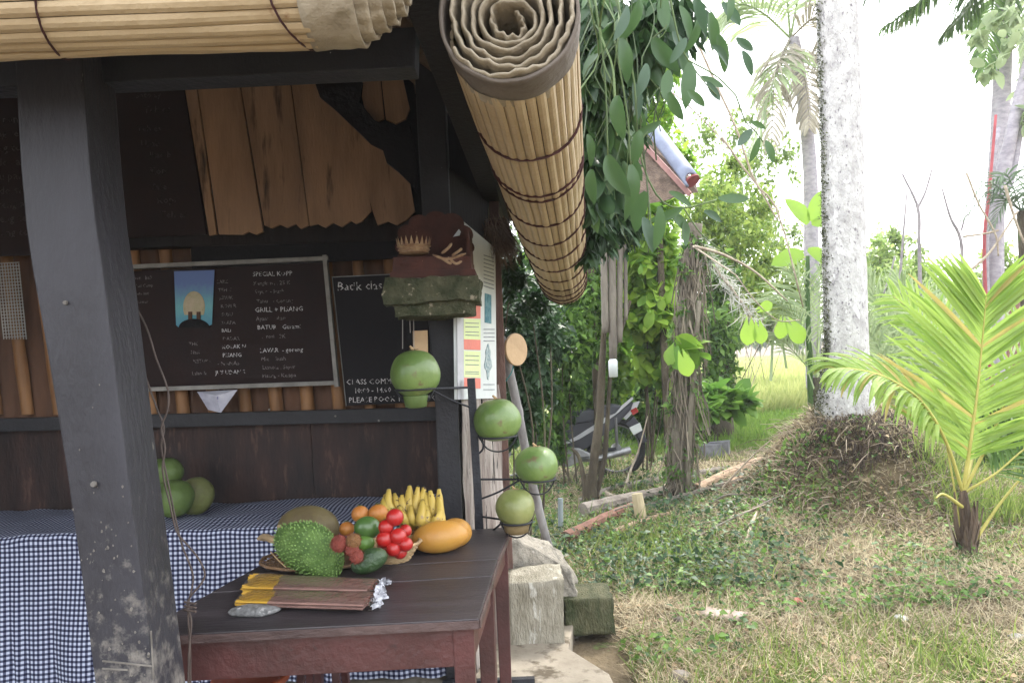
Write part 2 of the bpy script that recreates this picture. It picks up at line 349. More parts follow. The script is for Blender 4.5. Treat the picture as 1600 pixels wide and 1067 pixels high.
_m = _n.new('ShaderNodeMix'); _m.data_type = 'RGBA'; _l.new(_r.outputs[0], _m.inputs[0]); _l.new(_src, _m.inputs[6]); _m.inputs[7].default_value = (.17,.155,.14,1); _l.new(_m.outputs[2], _p.inputs['Base Color'])
# nail heads and paint chips on the pillar
for px, py, r in ((103,473,.006), (147,756,.008)):
    c = Y(px, py, 1.896); MB().lathe(c, [(r, 0), (r*.8, .006)], 10, V(0,-1,0)).build('bolt', MATS['smoked_dark_wood'] if False else mat('dull_bolt', (.16,.15,.14), (.1,.09,.08)), stall)
cb = MB()
for k in range(60):
    py = 560 + 507*random.random()**.45; t = (py-560)/507; lft = 92+(py-680)*.142; px = lft + random.random()**.8*88+4
    r = random.uniform(.0008, .0034)*(.4+t); c = Y(px, py, 1.8985)
    pts = [c+V(math.cos(a_)*r*random.uniform(.5,1.3), 0, math.sin(a_)*r*random.uniform(.7,1.9)) for a_ in np.linspace(0, 6.28, 8)[:-1]]
    cb.prism(pts, (0, .002, 0))
for (x1, y1, x2, y2) in ((160,1032,238,1040), (160,1044,200,1046), (236,985,240,1060)):
    cb.beam(Y(x1, y1, 1.898), Y(x2, y2, 1.898), .003, .004)
cb.build('paint_chip', mat('bared_wood', (.17,.155,.14), (.10,.09,.08), 20, .9, .2), stall, kind='stuff')
# second post, behind the shrine
secs = []
for (py, l, b) in ((-60,640,686), (200,652,697), (490,668,710), (650,681,716), (800,686,722), (1120,700,742)):
    A = Y(l, py, 3.4); B = Y(b, py, 3.4); secs.append([A, B, B+V(0,.12,0), A+V(0,.12,0)])
loft('post', secs, m_black, stall)
# front beam, side beam, rear beam, rafters
a, b = slabpx([(-420,92), (650,42), (648,106), (-420,155)], 2.0, .09); MB().hexa(a, b).build('beam', m_black, stall, bevel=.004)
a, b = slabpx([(-300,356), (650,338), (652,375), (-300,402)], WY-.10, .09); MB().hexa(a, b).build('beam', m_dark, stall, bevel=.004)
a, b = slabpx([(-380,664), (690,636), (691,657), (-380,684)], WY-.12, .05); MB().hexa(a, b).build('rail', m_black, stall, bevel=.003)
MB().beam(V(-.20, 1.35, 2.40), V(-.03, 5.2, 2.36), .09, .11).build('beam', m_dark, stall, bevel=.004)
# backing of the wall, and an unseen left wall added to keep the interior dark
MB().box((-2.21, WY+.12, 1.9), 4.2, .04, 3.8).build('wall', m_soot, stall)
MB().box((-4.15, 2.8, 1.5), .04, 2.9, 3.0).build('wall', m_soot, stall)
# corrugated brown sheet between the bamboo strips
cw = MB(); xs_ = np.linspace(-3.9, -.42, 240); pr = []
for z in (1.02, 2.30): pr.append([V(x, WY+.045+.008*math.sin(x*72), z) for x in xs_])
cw.add(pr[0]+pr[1], [(i, i+1, i+241, i+240) for i in range(239)])
cw.build('wall_panel', mat('ribbed_brown_sheet', (.13,.068,.042), (.065,.036,.024), 6, .8, .3, stretch=(1,1,.3)), stall, smooth=True)
# split bamboo strips: one mesh per strip, slightly uneven
for k in range(-9, 10):
    tx = 202+50.2*k*1.0; bx = 235+49*k
    if tx < -330: continue
    wd_ = random.uniform(.030, .037); A = Y(tx, 368, WY); B = Y(bx, 648, WY); mb = MB(); n_ = 9; vs = []
    for i in range(9):
        t = i/8; c = lerp(A, B, t); rr = wd_*(1+ (.07 if i in (3, 6) else 0)+random.uniform(-.02,.02))
        for j in range(n_):
            an = math.pi*j/(n_-1); vs.append(c + V(-math.cos(an)*rr, .03-math.sin(an)*rr*.95, 0))
    fs = [(i*n_+j, i*n_+j+1, (i+1)*n_+j+1, (i+1)*n_+j) for i in range(8) for j in range(n_-1)]
    mb.add(vs, fs).build('bamboo_strip', m_bambwall, stall, smooth=True)
# pale brown planks above, ragged lower ends
planks = [[(288,133),(306,131),(338,366),(327,368)], [(308,131),(373,126),(411,362),(400,367),(388,362),(379,367),(342,366)],
          [(375,126),(452,120),(482,352),(470,358),(462,350),(448,356),(437,351),(424,357),(413,352)],
          [(454,120),(490,118),(502,150),(520,165),(545,190),(560,210),(580,330),(566,346),(556,350),(548,345),(534,355),(520,348),(508,356),(496,350),(484,353)],
          [(547,192),(563,205),(580,222),(598,232),(604,252),(622,266),(640,284),(648,330),(636,343),(620,352),(606,346),(590,352),(582,330)],
          [(560,110),(592,107),(600,186),(586,192),(572,180),(565,150)], [(594,107),(625,105),(640,170),(634,186),(618,194),(603,187)]]
for i, q in enumerate(planks):
    pts = [Y(px, py, WY-.14+.006*(i % 2)) for px, py in q]; MB().prism(pts, (0, .02, 0)).build('plank', m_ply, stall)
# soot-black boards around them
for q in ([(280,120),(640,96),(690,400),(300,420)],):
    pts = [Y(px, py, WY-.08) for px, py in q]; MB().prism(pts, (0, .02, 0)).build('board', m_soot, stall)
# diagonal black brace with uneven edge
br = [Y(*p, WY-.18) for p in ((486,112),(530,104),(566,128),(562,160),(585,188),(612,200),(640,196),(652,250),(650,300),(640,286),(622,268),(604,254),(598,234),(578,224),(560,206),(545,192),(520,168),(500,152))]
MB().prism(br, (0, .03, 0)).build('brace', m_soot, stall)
# lower plywood panels under the rail
for i, (x0, x1) in enumerate(((-380,-60), (-58,215), (217,486), (488,696))):
    q = [(x0-3, 676-(x0+60)*.04), (x1-2, 676-(x1+60)*.04), (x1+8, 836-(x1+60)*.04), (x0+6, 836-(x0+60)*.04)]
    a, b = slabpx(q, WY-.02-.003*i, .02); MB().hexa(a, b).build('panel', m_lower, stall, bevel=.002)
for px, py in ((524,650), (592,657), (421,640), (690,648)):
    MB().ball(Y(px, py, WY-.125), .006).build('nail', m_frame, stall)
# side wall of cracked grey timber below the poster: separate boards
F0, F1 = 3.42, 4.10
def side(u, v):                     # u 0..1 along the side wall, v in metres height
    return V(lerp(-.234, -.072, u), lerp(F0, F1, u), v)
nb = 4; ab = [side(0, 0), side(1, 0)]; dirs = (ab[1]-ab[0]).normalized(); nrm = V(dirs.y, -dirs.x, 0)
for k in range(nb):
    u0, u1 = k/nb+.01, (k+1)/nb-.01; mb = MB(); NZ = 26; vs = []
    for i in range(NZ+1):
        z = .06+1.28*i/NZ
        for j in range(7):
            u = lerp(u0, u1, j/6); d = .014*noise.noise(V(u*26, z*2.2, k))+.010*noise.noise(V(u*70, z*7, 9))-.002*(j in (0, 6))*4
            vs.append(side(u, z)+nrm*d)
    fs = [(i*7+j, i*7+j+1, (i+1)*7+j+1, (i+1)*7+j) for i in range(NZ) for j in range(6)]
    mb.add(vs, fs); mb.build('board', m_grey, stall, smooth=True)
MB().hexa([side(0, 2.35)-nrm*.03, side(1, 2.35)-nrm*.03, side(1, 1.34)-nrm*.03, side(0, 1.34)-nrm*.03], [p-nrm*.02 for p in (side(0, 2.35)-nrm*.03, side(1, 2.35)-nrm*.03, side(1, 1.34)-nrm*.03, side(0, 1.34)-nrm*.03)]).build('wall', m_dark, stall)
MB().beam(side(1.03, 0), side(1.03, 2.36), .05, .05).build('post', mat('reddish_corner_post', (.17,.10,.08), (.08,.05,.045), 9, .9, .6, stretch=(1,1,.3)), stall, bevel=.004)
# ---- roof: hip roof, thatch slabs with a batten grid underneath
EZ, RZ = 2.47, 4.0; X0, X1, Y0, Y1 = -4.35, .22, 1.55, 5.2; RX0, RX1, RY = -2.6, -1.7, 3.35
cor = dict(a=V(X0,Y0,EZ), b=V(X1-.28,Y0,EZ), c=V(X1+.18,Y1,EZ-.08), d=V(X0,Y1,EZ), e=V(RX0,RY,RZ), f=V(RX1,RY,RZ))
for q in (('a','b','f','e'), ('b','c','f'), ('c','d','e','f'), ('d','a','e')):
    pts = [cor[k] for k in q]; mb = MB(); mb.prism(pts, (0, 0, .16)); mb.build('thatch', m_thatch, stall, jit=.02, sub=3)
mb = MB()
for i in range(1, 44):               # battens of the right slope, parallel to the eave
    t = i/44; p = lerp(cor['b'], cor['f'], t)-V(0,0,.022); q = lerp(cor['c'], cor['f'], t)-V(0,0,.022); mb.beam(p, q, .014, .012)
for i in range(1, 40):
    t = i/40; p = lerp(cor['c'], cor['f'], t)-V(0,0,.022); q = lerp(cor['d'], cor['e'], t)-V(0,0,.022); mb.beam(p, q, .014, .012)
mb.build('thatch_battens', m_batten, stall, kind='stuff')
for i in range(7):
    t = (i+.5)/7; p = lerp(cor['b'], cor['c'], t)-V(0,0,.05); q = lerp(cor['f'], cor['f'], t)-V(0,0,.05); MB().beam(p, q, .028, .035).build('rafter', m_batten, stall)
# ragged thatch fringe along the right eave
C = []; 
for i in range(2600):
    t = random.random()*.96+.02; p = lerp(cor['b'], cor['c'], t); C.append(p+V(random.uniform(-.02,.05), 0, random.uniform(-.02,.14)))
C = np.array([tuple(c) for c in C]); D = np.tile((.25, 0, -1.), (len(C), 1))+rng.normal(size=(len(C), 3))*.2
v, f = cloud(C, D, rand_dirs(len(C)), rng.uniform(.05, .15, len(C)), np.full(len(C), .05), BLADE)
from_np('thatch_fringe', v, f, mat('dry_thatch', (.20,.145,.09), (.09,.06,.04), 10, .9, 0, island=True), stall, kind='stuff')
# ================================================================ menu boards and wall things
def text(s, o, ux, uz, size, m, parent, name='lettering', wob=.0, slant=0, off=.0015):
    cu = bpy.data.curves.new('t', 'FONT'); cu.body = s; cu.size = size; cu.resolution_u = 1; cu.fill_mode = 'FRONT'; cu.shear = slant
    to = bpy.data.objects.new('t', cu); me = bpy.data.meshes.new_from_object(to); bpy.data.objects.remove(to); bpy.data.curves.remove(cu)
    ux = ux.normalized(); uz = uz.normalized(); nn = ux.cross(uz).normalized(); pl = root_loc(parent)
    me.name = name
    for v in me.vertices:
        x, y_ = v.co.x, v.co.y; w_ = noise.noise_vector(V(x/size*.9, y_/size*.9, len(s)))*wob*size if wob else V(0,0,0)
        v.co = o + ux*(x+w_.x) + uz*(y_+w_.y) + nn*off - pl
    me.materials.clear(); return link(name, me, m, parent)
def board_at(tl, tr, br_, bl, y, t):
    a, b = slabpx([tl, tr, br_, bl], y, t); return a, b
# 1 big framed menu board
mbd = thing('menu_board', 'maroon chalkboard menu in a whitewashed wooden frame on the bamboo back wall', 'chalkboard', tuple(Y(365, 510, WY-.05)))
q = [(200,424),(505,410),(521,597),(222,606)]
a, b = slabpx(q, WY-.065, .012); MB().hexa(a, b).build('board', m_chalkb, mbd)
fr = [((190,418),(514,404)), ((523,598),(208,609)), ((508,399),(527,604)), ((193,412),(214,614))]
for i, ((x1, y1), (x2, y2)) in enumerate(fr):
    yy = WY-.085-.004*(i % 2); MB().beam(Y(x1, y1, yy), Y(x2, y2, yy), .022, .042, V(0, 1, 0)).build('frame', m_frame, mbd, bevel=.002)
ux = (Y(521,597,WY)-Y(222,606,WY)).normalized(); uz = (Y(200,424,WY)-Y(222,606,WY)).normalized()
def menu(px, py, s, h, m, parent, y): text(s, Y(px, py, y), ux, uz, h*y/FPX*1.35, m, parent, 'chalk_lettering', wob=.06, slant=.1)
for px, py, s, h, f in ((395,432,'SPECIAL KOPP',10,1), (396,446,'Kangkung . 25 K',9,0), (398,459,'Sayur  - kuah',9,0), (401,474,'Tahu   - Goreng',9,0), (398,488,'GRILL + PISANG',11,1),
     (400,501,'Ayam     ikan',9,0), (402,515,'BATUR   Gurami',10,1), (404,529,'  .  nasi   2K',9,0), (406,551,'LAVAR  - goreng',10,1), (408,564,'Mie    kuah',9,0), (410,577,'Lumpia . Sayur',9,0), (410,590,'Pisang - Kelapa',9,0),
     (337,443,'CAKE',8,0), (341,456,'TEH K',8,0), (343,468,'JERUK',8,0), (345,481,'KOPI R',8,0), (346,494,'SUSU',8,0), (345,507,'KLAPA',8,0), (346,519,'BALI',8,1), (348,532,'DADAR',8,0), (347,545,'KOLAK N',9,1), (348,558,'PISANG',9,1), (340,571,'- NANAS',9,0), (337,585,'JUS UDANG',9,1),
     (295,540,'THE',8,0), (298,553,'Nasi',8,0), (302,567,'KETUP -',8,0), (300,586,'Lalap &',8,0), (207,437,'Menu Bali',8,0), (209,449,'Nasi Camp',7,0), (211,461,'Sate lilit',7,0), (215,474,'Lawar',7,0), (212,578,'Kopi',7,0), (214,592,'Teh',7,0)):
    menu(px, py, s, h*.72, m_chalk if f else m_chalkf, mbd, WY-.0665)
# painting hung on the board: blue sheet with a pale arch over a dark mound
pic = thing('painting', 'small blue painting with a pale moon hanging on the framed menu board', 'painting', tuple(Y(303, 465, WY-.08)))
def flat(q, y, m, name, parent, t=.003): return MB().prism([Y(px, py, y) for px, py in q], (0, t, 0)).build(name, m, parent)
def arc(cx, cy, rx, ry, a0, a1, n=14): return [(cx+rx*math.cos(lerp(a0, a1, i/n)), cy-ry*math.sin(lerp(a0, a1, i/n))) for i in range(n+1)]
mp_ = bpy.data.materials.new('blue_paint_wash'); mp_.use_nodes = True; nn_ = mp_.node_tree.nodes; ll = mp_.node_tree.links
tcx = nn_.new('ShaderNodeTexCoord'); sxx = nn_.new('ShaderNodeSeparateXYZ'); ll.new(tcx.outputs['Generated'], sxx.inputs[0]); nz = nn_.new('ShaderNodeTexNoise'); nz.inputs[1 if False else 'Scale'].default_value = 9; ll.new(tcx.outputs['Generated'], nz.inputs[0])
mm = nn_.new('ShaderNodeMath'); mm.operation = 'MULTIPLY_ADD'; mm.inputs[1].default_value = .25; ll.new(nz.outputs[0], mm.inputs[0]); ll.new(sxx.outputs[2], mm.inputs[2])
crp = nn_.new('ShaderNodeValToRGB'); crp.color_ramp.elements[0].color = (.03,.22,.36,1); crp.color_ramp.elements[0].position = .1; crp.color_ramp.elements[1].color = (.07,.13,.34,1); crp.color_ramp.elements[1].position = .9
e = crp.color_ramp.elements.new(.5); e.color = (.10,.34,.38,1); ll.new(mm.outputs[0], crp.inputs[0]); ll.new(crp.outputs[0], nn_['Principled BSDF'].inputs['Base Color'])
flat([(272,424),(335,422),(331,507),(320,512),(280,512),(275,508)], WY-.075, mp_, 'sheet', pic)
flat(arc(303,480,17,25,-.5,3.64), WY-.079, mat('cream_paint', (.50,.42,.30), (.40,.36,.22), 20, .8), 'moon', pic)
flat([(278,512)]+arc(303,512,24,14,3.14,0)+[(328,512)], WY-.083, m_soot, 'mound', pic)
for x in (294, 307): flat([(x,487),(x+6,487),(x+6,500),(x,500)], WY-.0825, mat('brown_paint', (.10,.05,.03)), 'figure', pic)
# folded paper below the frame
pp = MB(); A, B, Cc, Dd = Y(308,612,WY-.10), Y(371,609,WY-.12), Y(345,645,WY-.14), Y(325,640,WY-.10); E_ = Y(338,618,WY-.16)
pp.add([A, B, Cc, Dd, E_], [(0,4,1), (1,4,2), (2,4,3), (3,4,0)])
tag(pp.build('folded_paper', mat('crumpled_white_paper', (.62,.62,.70), (.38,.38,.48), 8, .8, .5, 20, spots=(.2,.2,.35), spot_scale=30, spot_lo=.62)), 'crumpled white paper tucked under the lower edge of the menu board', 'paper')
# 2 black board, right
cb2 = thing('chalkboard', 'black chalkboard with class times, half behind the post and coconut', 'chalkboard', tuple(Y(600, 530, WY-.06)))
a, b = slabpx([(519,432),(690,424),(700,626),(541,634)], WY-.06, .014); MB().hexa(a, b).build('board', m_chalkb2, cb2, bevel=.001)
for (p1, p2) in (((519,433),(690,425)), ((519,432),(541,634))): MB().beam(Y(*p1, WY-.07), Y(*p2, WY-.07), .004, .005).build('edging', m_frame, cb2)
for px, py, s, h in ((527,454,'Batik class',17), (541,601,'CLASS COMMENCE',10.5), (553,614,'10:00 - 14.00  %',10), (545,629,'PLEASE BOOK 1 DAY BEFORE',10.5)): menu(px, py, s, h*.82, m_chalk, cb2, WY-.063)
# 3 upper boards with rubbed out chalk
for nm, q, rows, lab in (('chalkboard', [(-160,152),(44,142),(70,398),(-140,404)], 0, 'dark maroon chalkboard with smudged writing at the left edge, high behind the pillar'), ('chalkboard', [(120,145),(286,134),(322,366),(150,374)], 1, 'dark maroon chalkboard with rubbed out writing between the pillar and the pale planks')):
    t_ = thing(nm, lab, 'chalkboard', tuple(Y(q[0][0], q[0][1], WY-.13)))
    a, b = slabpx(q, WY-.13, .02); MB().hexa(a, b).build('board', m_chalkb, t_, bevel=.001)
    for i in range(9):
        if rows == 0: menu(-70+2*i, 195+i*22, random.choice(['Nasi goreng ayam','Gado gado sayur','Mie goreng telur','Kopi susu panas']), 13, m_chalkv, t_, WY-.1325)
        else: menu(214+i*4+random.uniform(-8,8), 158+i*23+random.uniform(-4,4), random.choice(['Soto ay','Sate','Teh es','Ikan b','Jus m','Kopi','Urab']), random.uniform(9,12), m_chalkv, t_, WY-.1325)
# wicker ventilation grille at the far left
gr = thing('wire_grille', 'grey woven mesh panel hanging at the left edge behind the pillar', 'grille', tuple(Y(18, 470, WY-.06)))
g = MB(); 
for i in range(9): g.beam(Y(-6+i*4.4, 412, WY-.06), Y(6+i*4.4, 530, WY-.06), .004, .004)
g.build('strand', mat('grey_rattan', (.42,.42,.40), (.3,.3,.29)), gr)
g = MB()
for i in range(24): g.beam(Y(-6+i*.5, 412+i*5, WY-.065), Y(30+i*.5, 410+i*5, WY-.065), .004, .004)
g.build('strand', MATS['grey_rattan'], gr)
# poster on the side wall
pst = thing('info_board', 'white information poster with green and red boxes on the side wall beside the shrine', 'poster', tuple(side(.5, 1.9)))
def onw(px, py): # point of side wall plane at sight line
    r = ray(px, py); o = V(0, 0, EYE); p0 = side(0, 0)+nrm*.012; t = (p0-o).dot(nrm)/r.dot(nrm); return o+r*t
def wq(q, off, m, name, parent, t=.002): return MB().prism([onw(*p)+nrm*off for p in q], nrm*-t).build(name, m, parent)
wq([(711,335),(774,388),(776,622),(714,624)], 0, m_white, 'sheet', pst, .012)
wq([(711,335),(722,344),(724,624),(714,624)], .004, mat('grey_white_edge', (.50,.50,.52), (.42,.42,.44)), 'edge_strip', pst)
cg = mat('pale_green_print', (.62,.70,.36), (.58,.66,.34)); crd = mat('coral_print', (.70,.22,.17), (.6,.2,.16)); cbl = mat('teal_print', (.04,.15,.20), (.15,.28,.32), 40); cgr = mat('grey_print', (.22,.24,.26), (.16,.17,.2))
for y0, y1, m in ((470,497,crd), (498,530,cg), (530,546,crd), (548,589,cg), (590,606,crd)):
    wq([(724,y0-.06*(0)),(750,y0+1),(750,y1+1),(724,y1)], .003, m, 'printed_box', pst)
wq([(757,458),(767,461),(767,506),(757,504)], .003, cbl, 'picture', pst)
blob = [(762+5*math.cos(a_)*(1+.3*math.sin(5*a_)), 565+24*math.sin(a_)*(1+.2*math.cos(4*a_))) for a_ in np.linspace(0, 6.28, 22)[:-1]]
wq(blob, .003, mat('leaf_drawing', (.12,.2,.22), (.45,.5,.5), 60), 'picture', pst)
ln = MB()
for i in range(9): ln.prism([onw(755, 398+i*6)+nrm*.003, onw(771, 403+i*6)+nrm*.003, onw(771, 404.4+i*6)+nrm*.003, onw(755, 399.4+i*6)+nrm*.003], -nrm*.001)
for y_ in (504,510,518,523,555,562,569,580,583): ln.prism([onw(726, y_)+nrm*.0045, onw(747, y_+.6)+nrm*.0045, onw(747, y_+1.8)+nrm*.0045, onw(726, y_+1.2)+nrm*.0045], -nrm*.001)
for y_ in (514,520,526,532,600,608): ln.prism([onw(755, y_)+nrm*.003, onw(772, y_)+nrm*.003, onw(772, y_+1.2)+nrm*.003, onw(755, y_+1.2)+nrm*.003], -nrm*.001)
ln.build('small_print', cgr, pst, kind='stuff')
# dry palm-fibre bundle hanging at the corner
fb = thing('fibre_bundle', 'brown bundle of dry palm fibre hanging under the eave beside the poster', 'fibre bundle', tuple(Y(784, 350, 4.0)))
k = 1500; P0 = Y(775, 352, 4.05); C = np.array(P0)+rng.normal(size=(k, 3))*np.array((.03,.03,.02)); D = np.tile(np.array(Y(790, 412, 4.05)-P0), (k, 1))*5+rng.normal(size=(k, 3))*.26
v, f = cloud(C, D, rand_dirs(k), rng.uniform(.12, .23, k), np.full(k, .02), BLADE); from_np('fibres', v, f, mat('palm_fibre', (.24,.16,.11), (.10,.065,.05), 10, .95, 0, island=True), fb, kind='stuff')
MB().ball(P0, .05, .05, .035, n=10, m=6).build('binding', m_cordred, fb, smooth=True)

# ================================================================ rolled blinds
def blind_roll(root, A, B, rad, nsl, m_sl, sag=.0, phase=0, cover=(0, 6.2832), jitter=.003):
    ax = (B-A).normalized(); u = ax.cross(V(0,0,1)).normalized(); v = u.cross(ax).normalized()      # u = sideways, v = up
    L_ = (B-A).length
    for k in range(nsl):
        a0 = phase+2*math.pi*k/nsl; a1 = a0+2*math.pi/nsl*.925; vs = []; NS = 14; rj = random.uniform(-jitter, jitter)*.6
        for i in range(NS+1):
            t = i/NS; c = lerp(A, B, t) - V(0,0,1)*sag*math.sin(math.pi*t); wv = jitter*noise.noise(V(k*3.1, t*5, 0))*2
            for j in range(4):
                a_ = lerp(a0, a1, j/3)+.012*noise.noise(V(t*4, k, 7)); r_ = rad+rj+wv+(.0035 if j in (1, 2) else 0)
                vs.append(c + (u*math.cos(a_)+v*math.sin(a_))*r_)
            for j in (3, 0): vs.append(c + (u*math.cos(lerp(a0, a1, j/3))+v*math.sin(lerp(a0, a1, j/3)))*(rad-.008))
        fs = [(i*6+j, i*6+(j+1)%6, (i+1)*6+(j+1)%6, (i+1)*6+j) for i in range(NS) for j in range(6)]+[(5,4,3,2,1,0), tuple(NS*6+j for j in range(6))]
        MB().add(vs, fs).build('slat', m_sl, root)
    return ax, u, v
def string_ring(root, c, ax, u, v, r, th=.0032, skew=0, n=26, seed=0):
    pts = [c+(u*math.cos(t)+v*math.sin(t))*(r+.0055)+ax*(skew*math.sin(t+seed)+.012*noise.noise(V(t, seed, 1))) for t in np.linspace(0, 2*math.pi, n)]
    MB().tube(pts, th, 5, caps=False).build('string', m_cordred, root)
def core(root, A, B, r): MB().tube([A, B], r, 24).build('inner_roll', m_dark, root, smooth=False)
b1 = thing('bamboo_blind', 'rolled bamboo blind hanging along the front beam at the top left', 'blind', tuple(Y(250, 30, 1.62)), 'rolled bamboo blinds')
A = Y(-420, 2, 1.62); B = Y(492, -31, 1.62); RAD = .135
core(b1, A+V(.02,0,0), B, RAD-.012)
ax, u, v = blind_roll(b1, A, B, RAD, 27, m_bamboo, phase=.1, jitter=.003)
for px in (-330, -130, 100, 300, 470):
    if px in (300,): continue
    c = A+ax*((Y(px, 0, 1.62)-A).dot(ax)); string_ring(b1, c, ax, u, v, RAD, .0026, .03, seed=px*.01)
# cloth end of blind 1: sleeve then telescoping layers
def sleeve(root, A, B, r0, r1, m, scallop=0, ns=27, th=.008, name='cloth_layer', turns=1.0):
    ax = (B-A).normalized(); u = ax.cross(V(0,0,1)).normalized(); v = u.cross(ax).normalized(); vs = []; N = 6; K = 108
    for i in range(N+1):
        t = i/N; c = lerp(A, B, t)
        for j in range(K):
            a_ = 2*math.pi*j/K; r_ = lerp(r0, r1, t)+scallop*abs(math.sin(a_*ns/2))+.004*noise.noise(V(a_*3, t*3, r0*90)); vs.append(c+(u*math.cos(a_)+v*math.sin(a_))*r_)
    fs = [(i*K+j, i*K+(j+1)%K, (i+1)*K+(j+1)%K, (i+1)*K+j) for i in range(N) for j in range(K)]
    o = MB().add(vs, fs).build(name, m, root, smooth=True); md = o.modifiers.new('solid', 'SOLIDIFY'); md.thickness = th; md.offset = -1; return o
ax1 = (B-A).normalized(); pxm = 1.62/FPX
sleeve(b1, B-ax1*.012, B+ax1*.098, RAD+.006, RAD+.004, m_fabric, 0)
for i, (s, e, r_) in enumerate(((.096,.125,.124), (.12,.150,.110), (.145,.172,.095), (.165,.19,.078), (.18,.20,.058))):
    sleeve(b1, B+ax1*(s-.03), B+ax1*e, r_, r_-.004, m_fabric, .004, 20-2*i)
# blind 2, seen along its length
b2 = thing('bamboo_blind', 'rolled bamboo blind running back from the corner, its coiled cloth end facing the viewer', 'blind', tuple(Y(800, 50, 1.72)), 'rolled bamboo blinds')
A = Y(794, 16, 1.67); B = Y(881, 441, 5.1); RB = .148; L2 = (B-A).length; ax = (B-A).normalized()
core(b2, A+ax*.30, B, RB-.012)
ax, u, v = blind_roll(b2, A+ax*.10, B, RB, 34, m_bamboo, sag=.03, phase=.05, jitter=.003)
for i, t in enumerate((.155,.25,.262,.35,.44,.53,.62,.71,.80,.86,.92,.97)):
    string_ring(b2, lerp(A, B, t)-V(0,0,.03*math.sin(math.pi*(t-.03))), ax, u, v, RB, .0042, .02, seed=i)
sleeve(b2, A+ax*.012, A+ax*.125, RB+.010, RB+.006, m_fabricd, 0, 40)
# spiral of padded cloth
def spiral(root):
    turns = 5.6; vs = []; n_ = int(turns*64); prof = [(-.0085, .17), (-.0085, .012), (-.0055, .002), (0, -.002), (.0055, .002), (.0085, .012), (.0085, .17)]; ns = len(prof)
    for i in range(n_+1):
        t = i/n_; a_ = -math.pi*.82 + 2*math.pi*turns*t; r_ = lerp(RB-.002, .026, t); sc = max(9, 22*(1-t*.7))
        r_ += .0055*abs(math.sin(a_*sc/(2)))-.003+.005*noise.noise(V(math.cos(a_)*2, math.sin(a_)*2, t*8)); r_ *= 1+.08*math.cos(2*a_+t*9)*t
        dpt = .05*t*t+.012*noise.noise(V(a_*1.7, 3, t*4))+.006*abs(math.sin(a_*sc/2))
        for (dr, dz) in prof: vs.append(A+(u*math.cos(a_)+v*math.sin(a_))*(r_+dr*.62)+ax*(dz+dpt))
    fs = [(i*ns+j, i*ns+j+1, (i+1)*ns+j+1, (i+1)*ns+j) for i in range(n_) for j in range(ns-1)]
    MB().add(vs, fs).build('coiled_cloth', m_fabric, root, smooth=True)
spiral(b2)
tip = [A+ax*(.02+.05*0)+u*(.012*math.cos(t))+v*(.012*math.sin(t)) for t in np.linspace(0, 5, 9)]
# ================================================================ back counter and its gingham cloth
CF, CB, CZ = 3.45, 4.12, .775
cx1 = -.375
cnt = thing('back_counter', 'long counter under the gingham tablecloth against the back wall', 'counter', (-2, 3.8, .07))
MB().box((-2.2, 3.80, CZ-.052), 3.6, .60, .035).build('counter_top', m_dark, cnt, bevel=.003)
for x in (-3.9, -2.2, -.47):
    for y in (3.55, 4.05): MB().beam(V(x, y, .07), V(x, y, CZ-.05), .05, .05).build('leg', m_tablered, cnt, bevel=.003)
prof = []; 
for y in np.linspace(CB, CF+.03, 12): prof.append((y, CZ-.005, 0))
for a_ in np.linspace(.3, 1.57, 4): prof.append((CF+.03-.03*math.sin(a_), CZ-.005-.03*(1-math.cos(a_)), 0))
for z in np.linspace(CZ-.06, .085, 22): prof.append((CF, z, 1))
xs_ = np.arange(-3.95, cx1+.001, .0125); Vv = []; UV = []; s_ = 0; py_ = prof[0]
for i, (y, z, h) in enumerate(prof):
    s_ += math.hypot(y-py_[0], z-py_[1]); py_ = (y, z)
    d = max(0, (CZ-.10-z))/.65 if h else 0
    for x in xs_:
        w_ = noise.noise(V(x*2.1, 0, 2)); ph = x*24+w_*5+ .6*math.sin(z*5+x*3)
        fo = d**.7*(.026*math.sin(ph)+.016*math.sin(ph*.47+1.2)) if h else 0
        zz = z + (.014*noise.noise(V(x*3, y*5, 1))+.009*noise.noise(V(x*8, y*7, 1)) if not h else 0)
        yy = y - abs(fo)*1.3 - (.012*d if h else 0) + fo*.5 + .012*noise.noise(V(x*2.2, z*3, 4))*(h*d)
        Vv.append((x + (.05*d*(x-cx1+.6)/.6 if h and x > cx1-.6 else 0), yy, zz)); UV.append((x/.0215, s_/.0215))
nx_ = len(xs_); gi = np.arange(nx_*len(prof)).reshape(len(prof), nx_); F = np.stack([gi[:-1,:-1], gi[:-1,1:], gi[1:,1:], gi[1:,:-1]], -1).reshape(-1, 4)
tag(from_np('tablecloth', Vv, F, m_cloth, smooth=True, uv=UV), 'navy and white gingham cloth draped over the back counter and hanging to the floor', 'tablecloth')

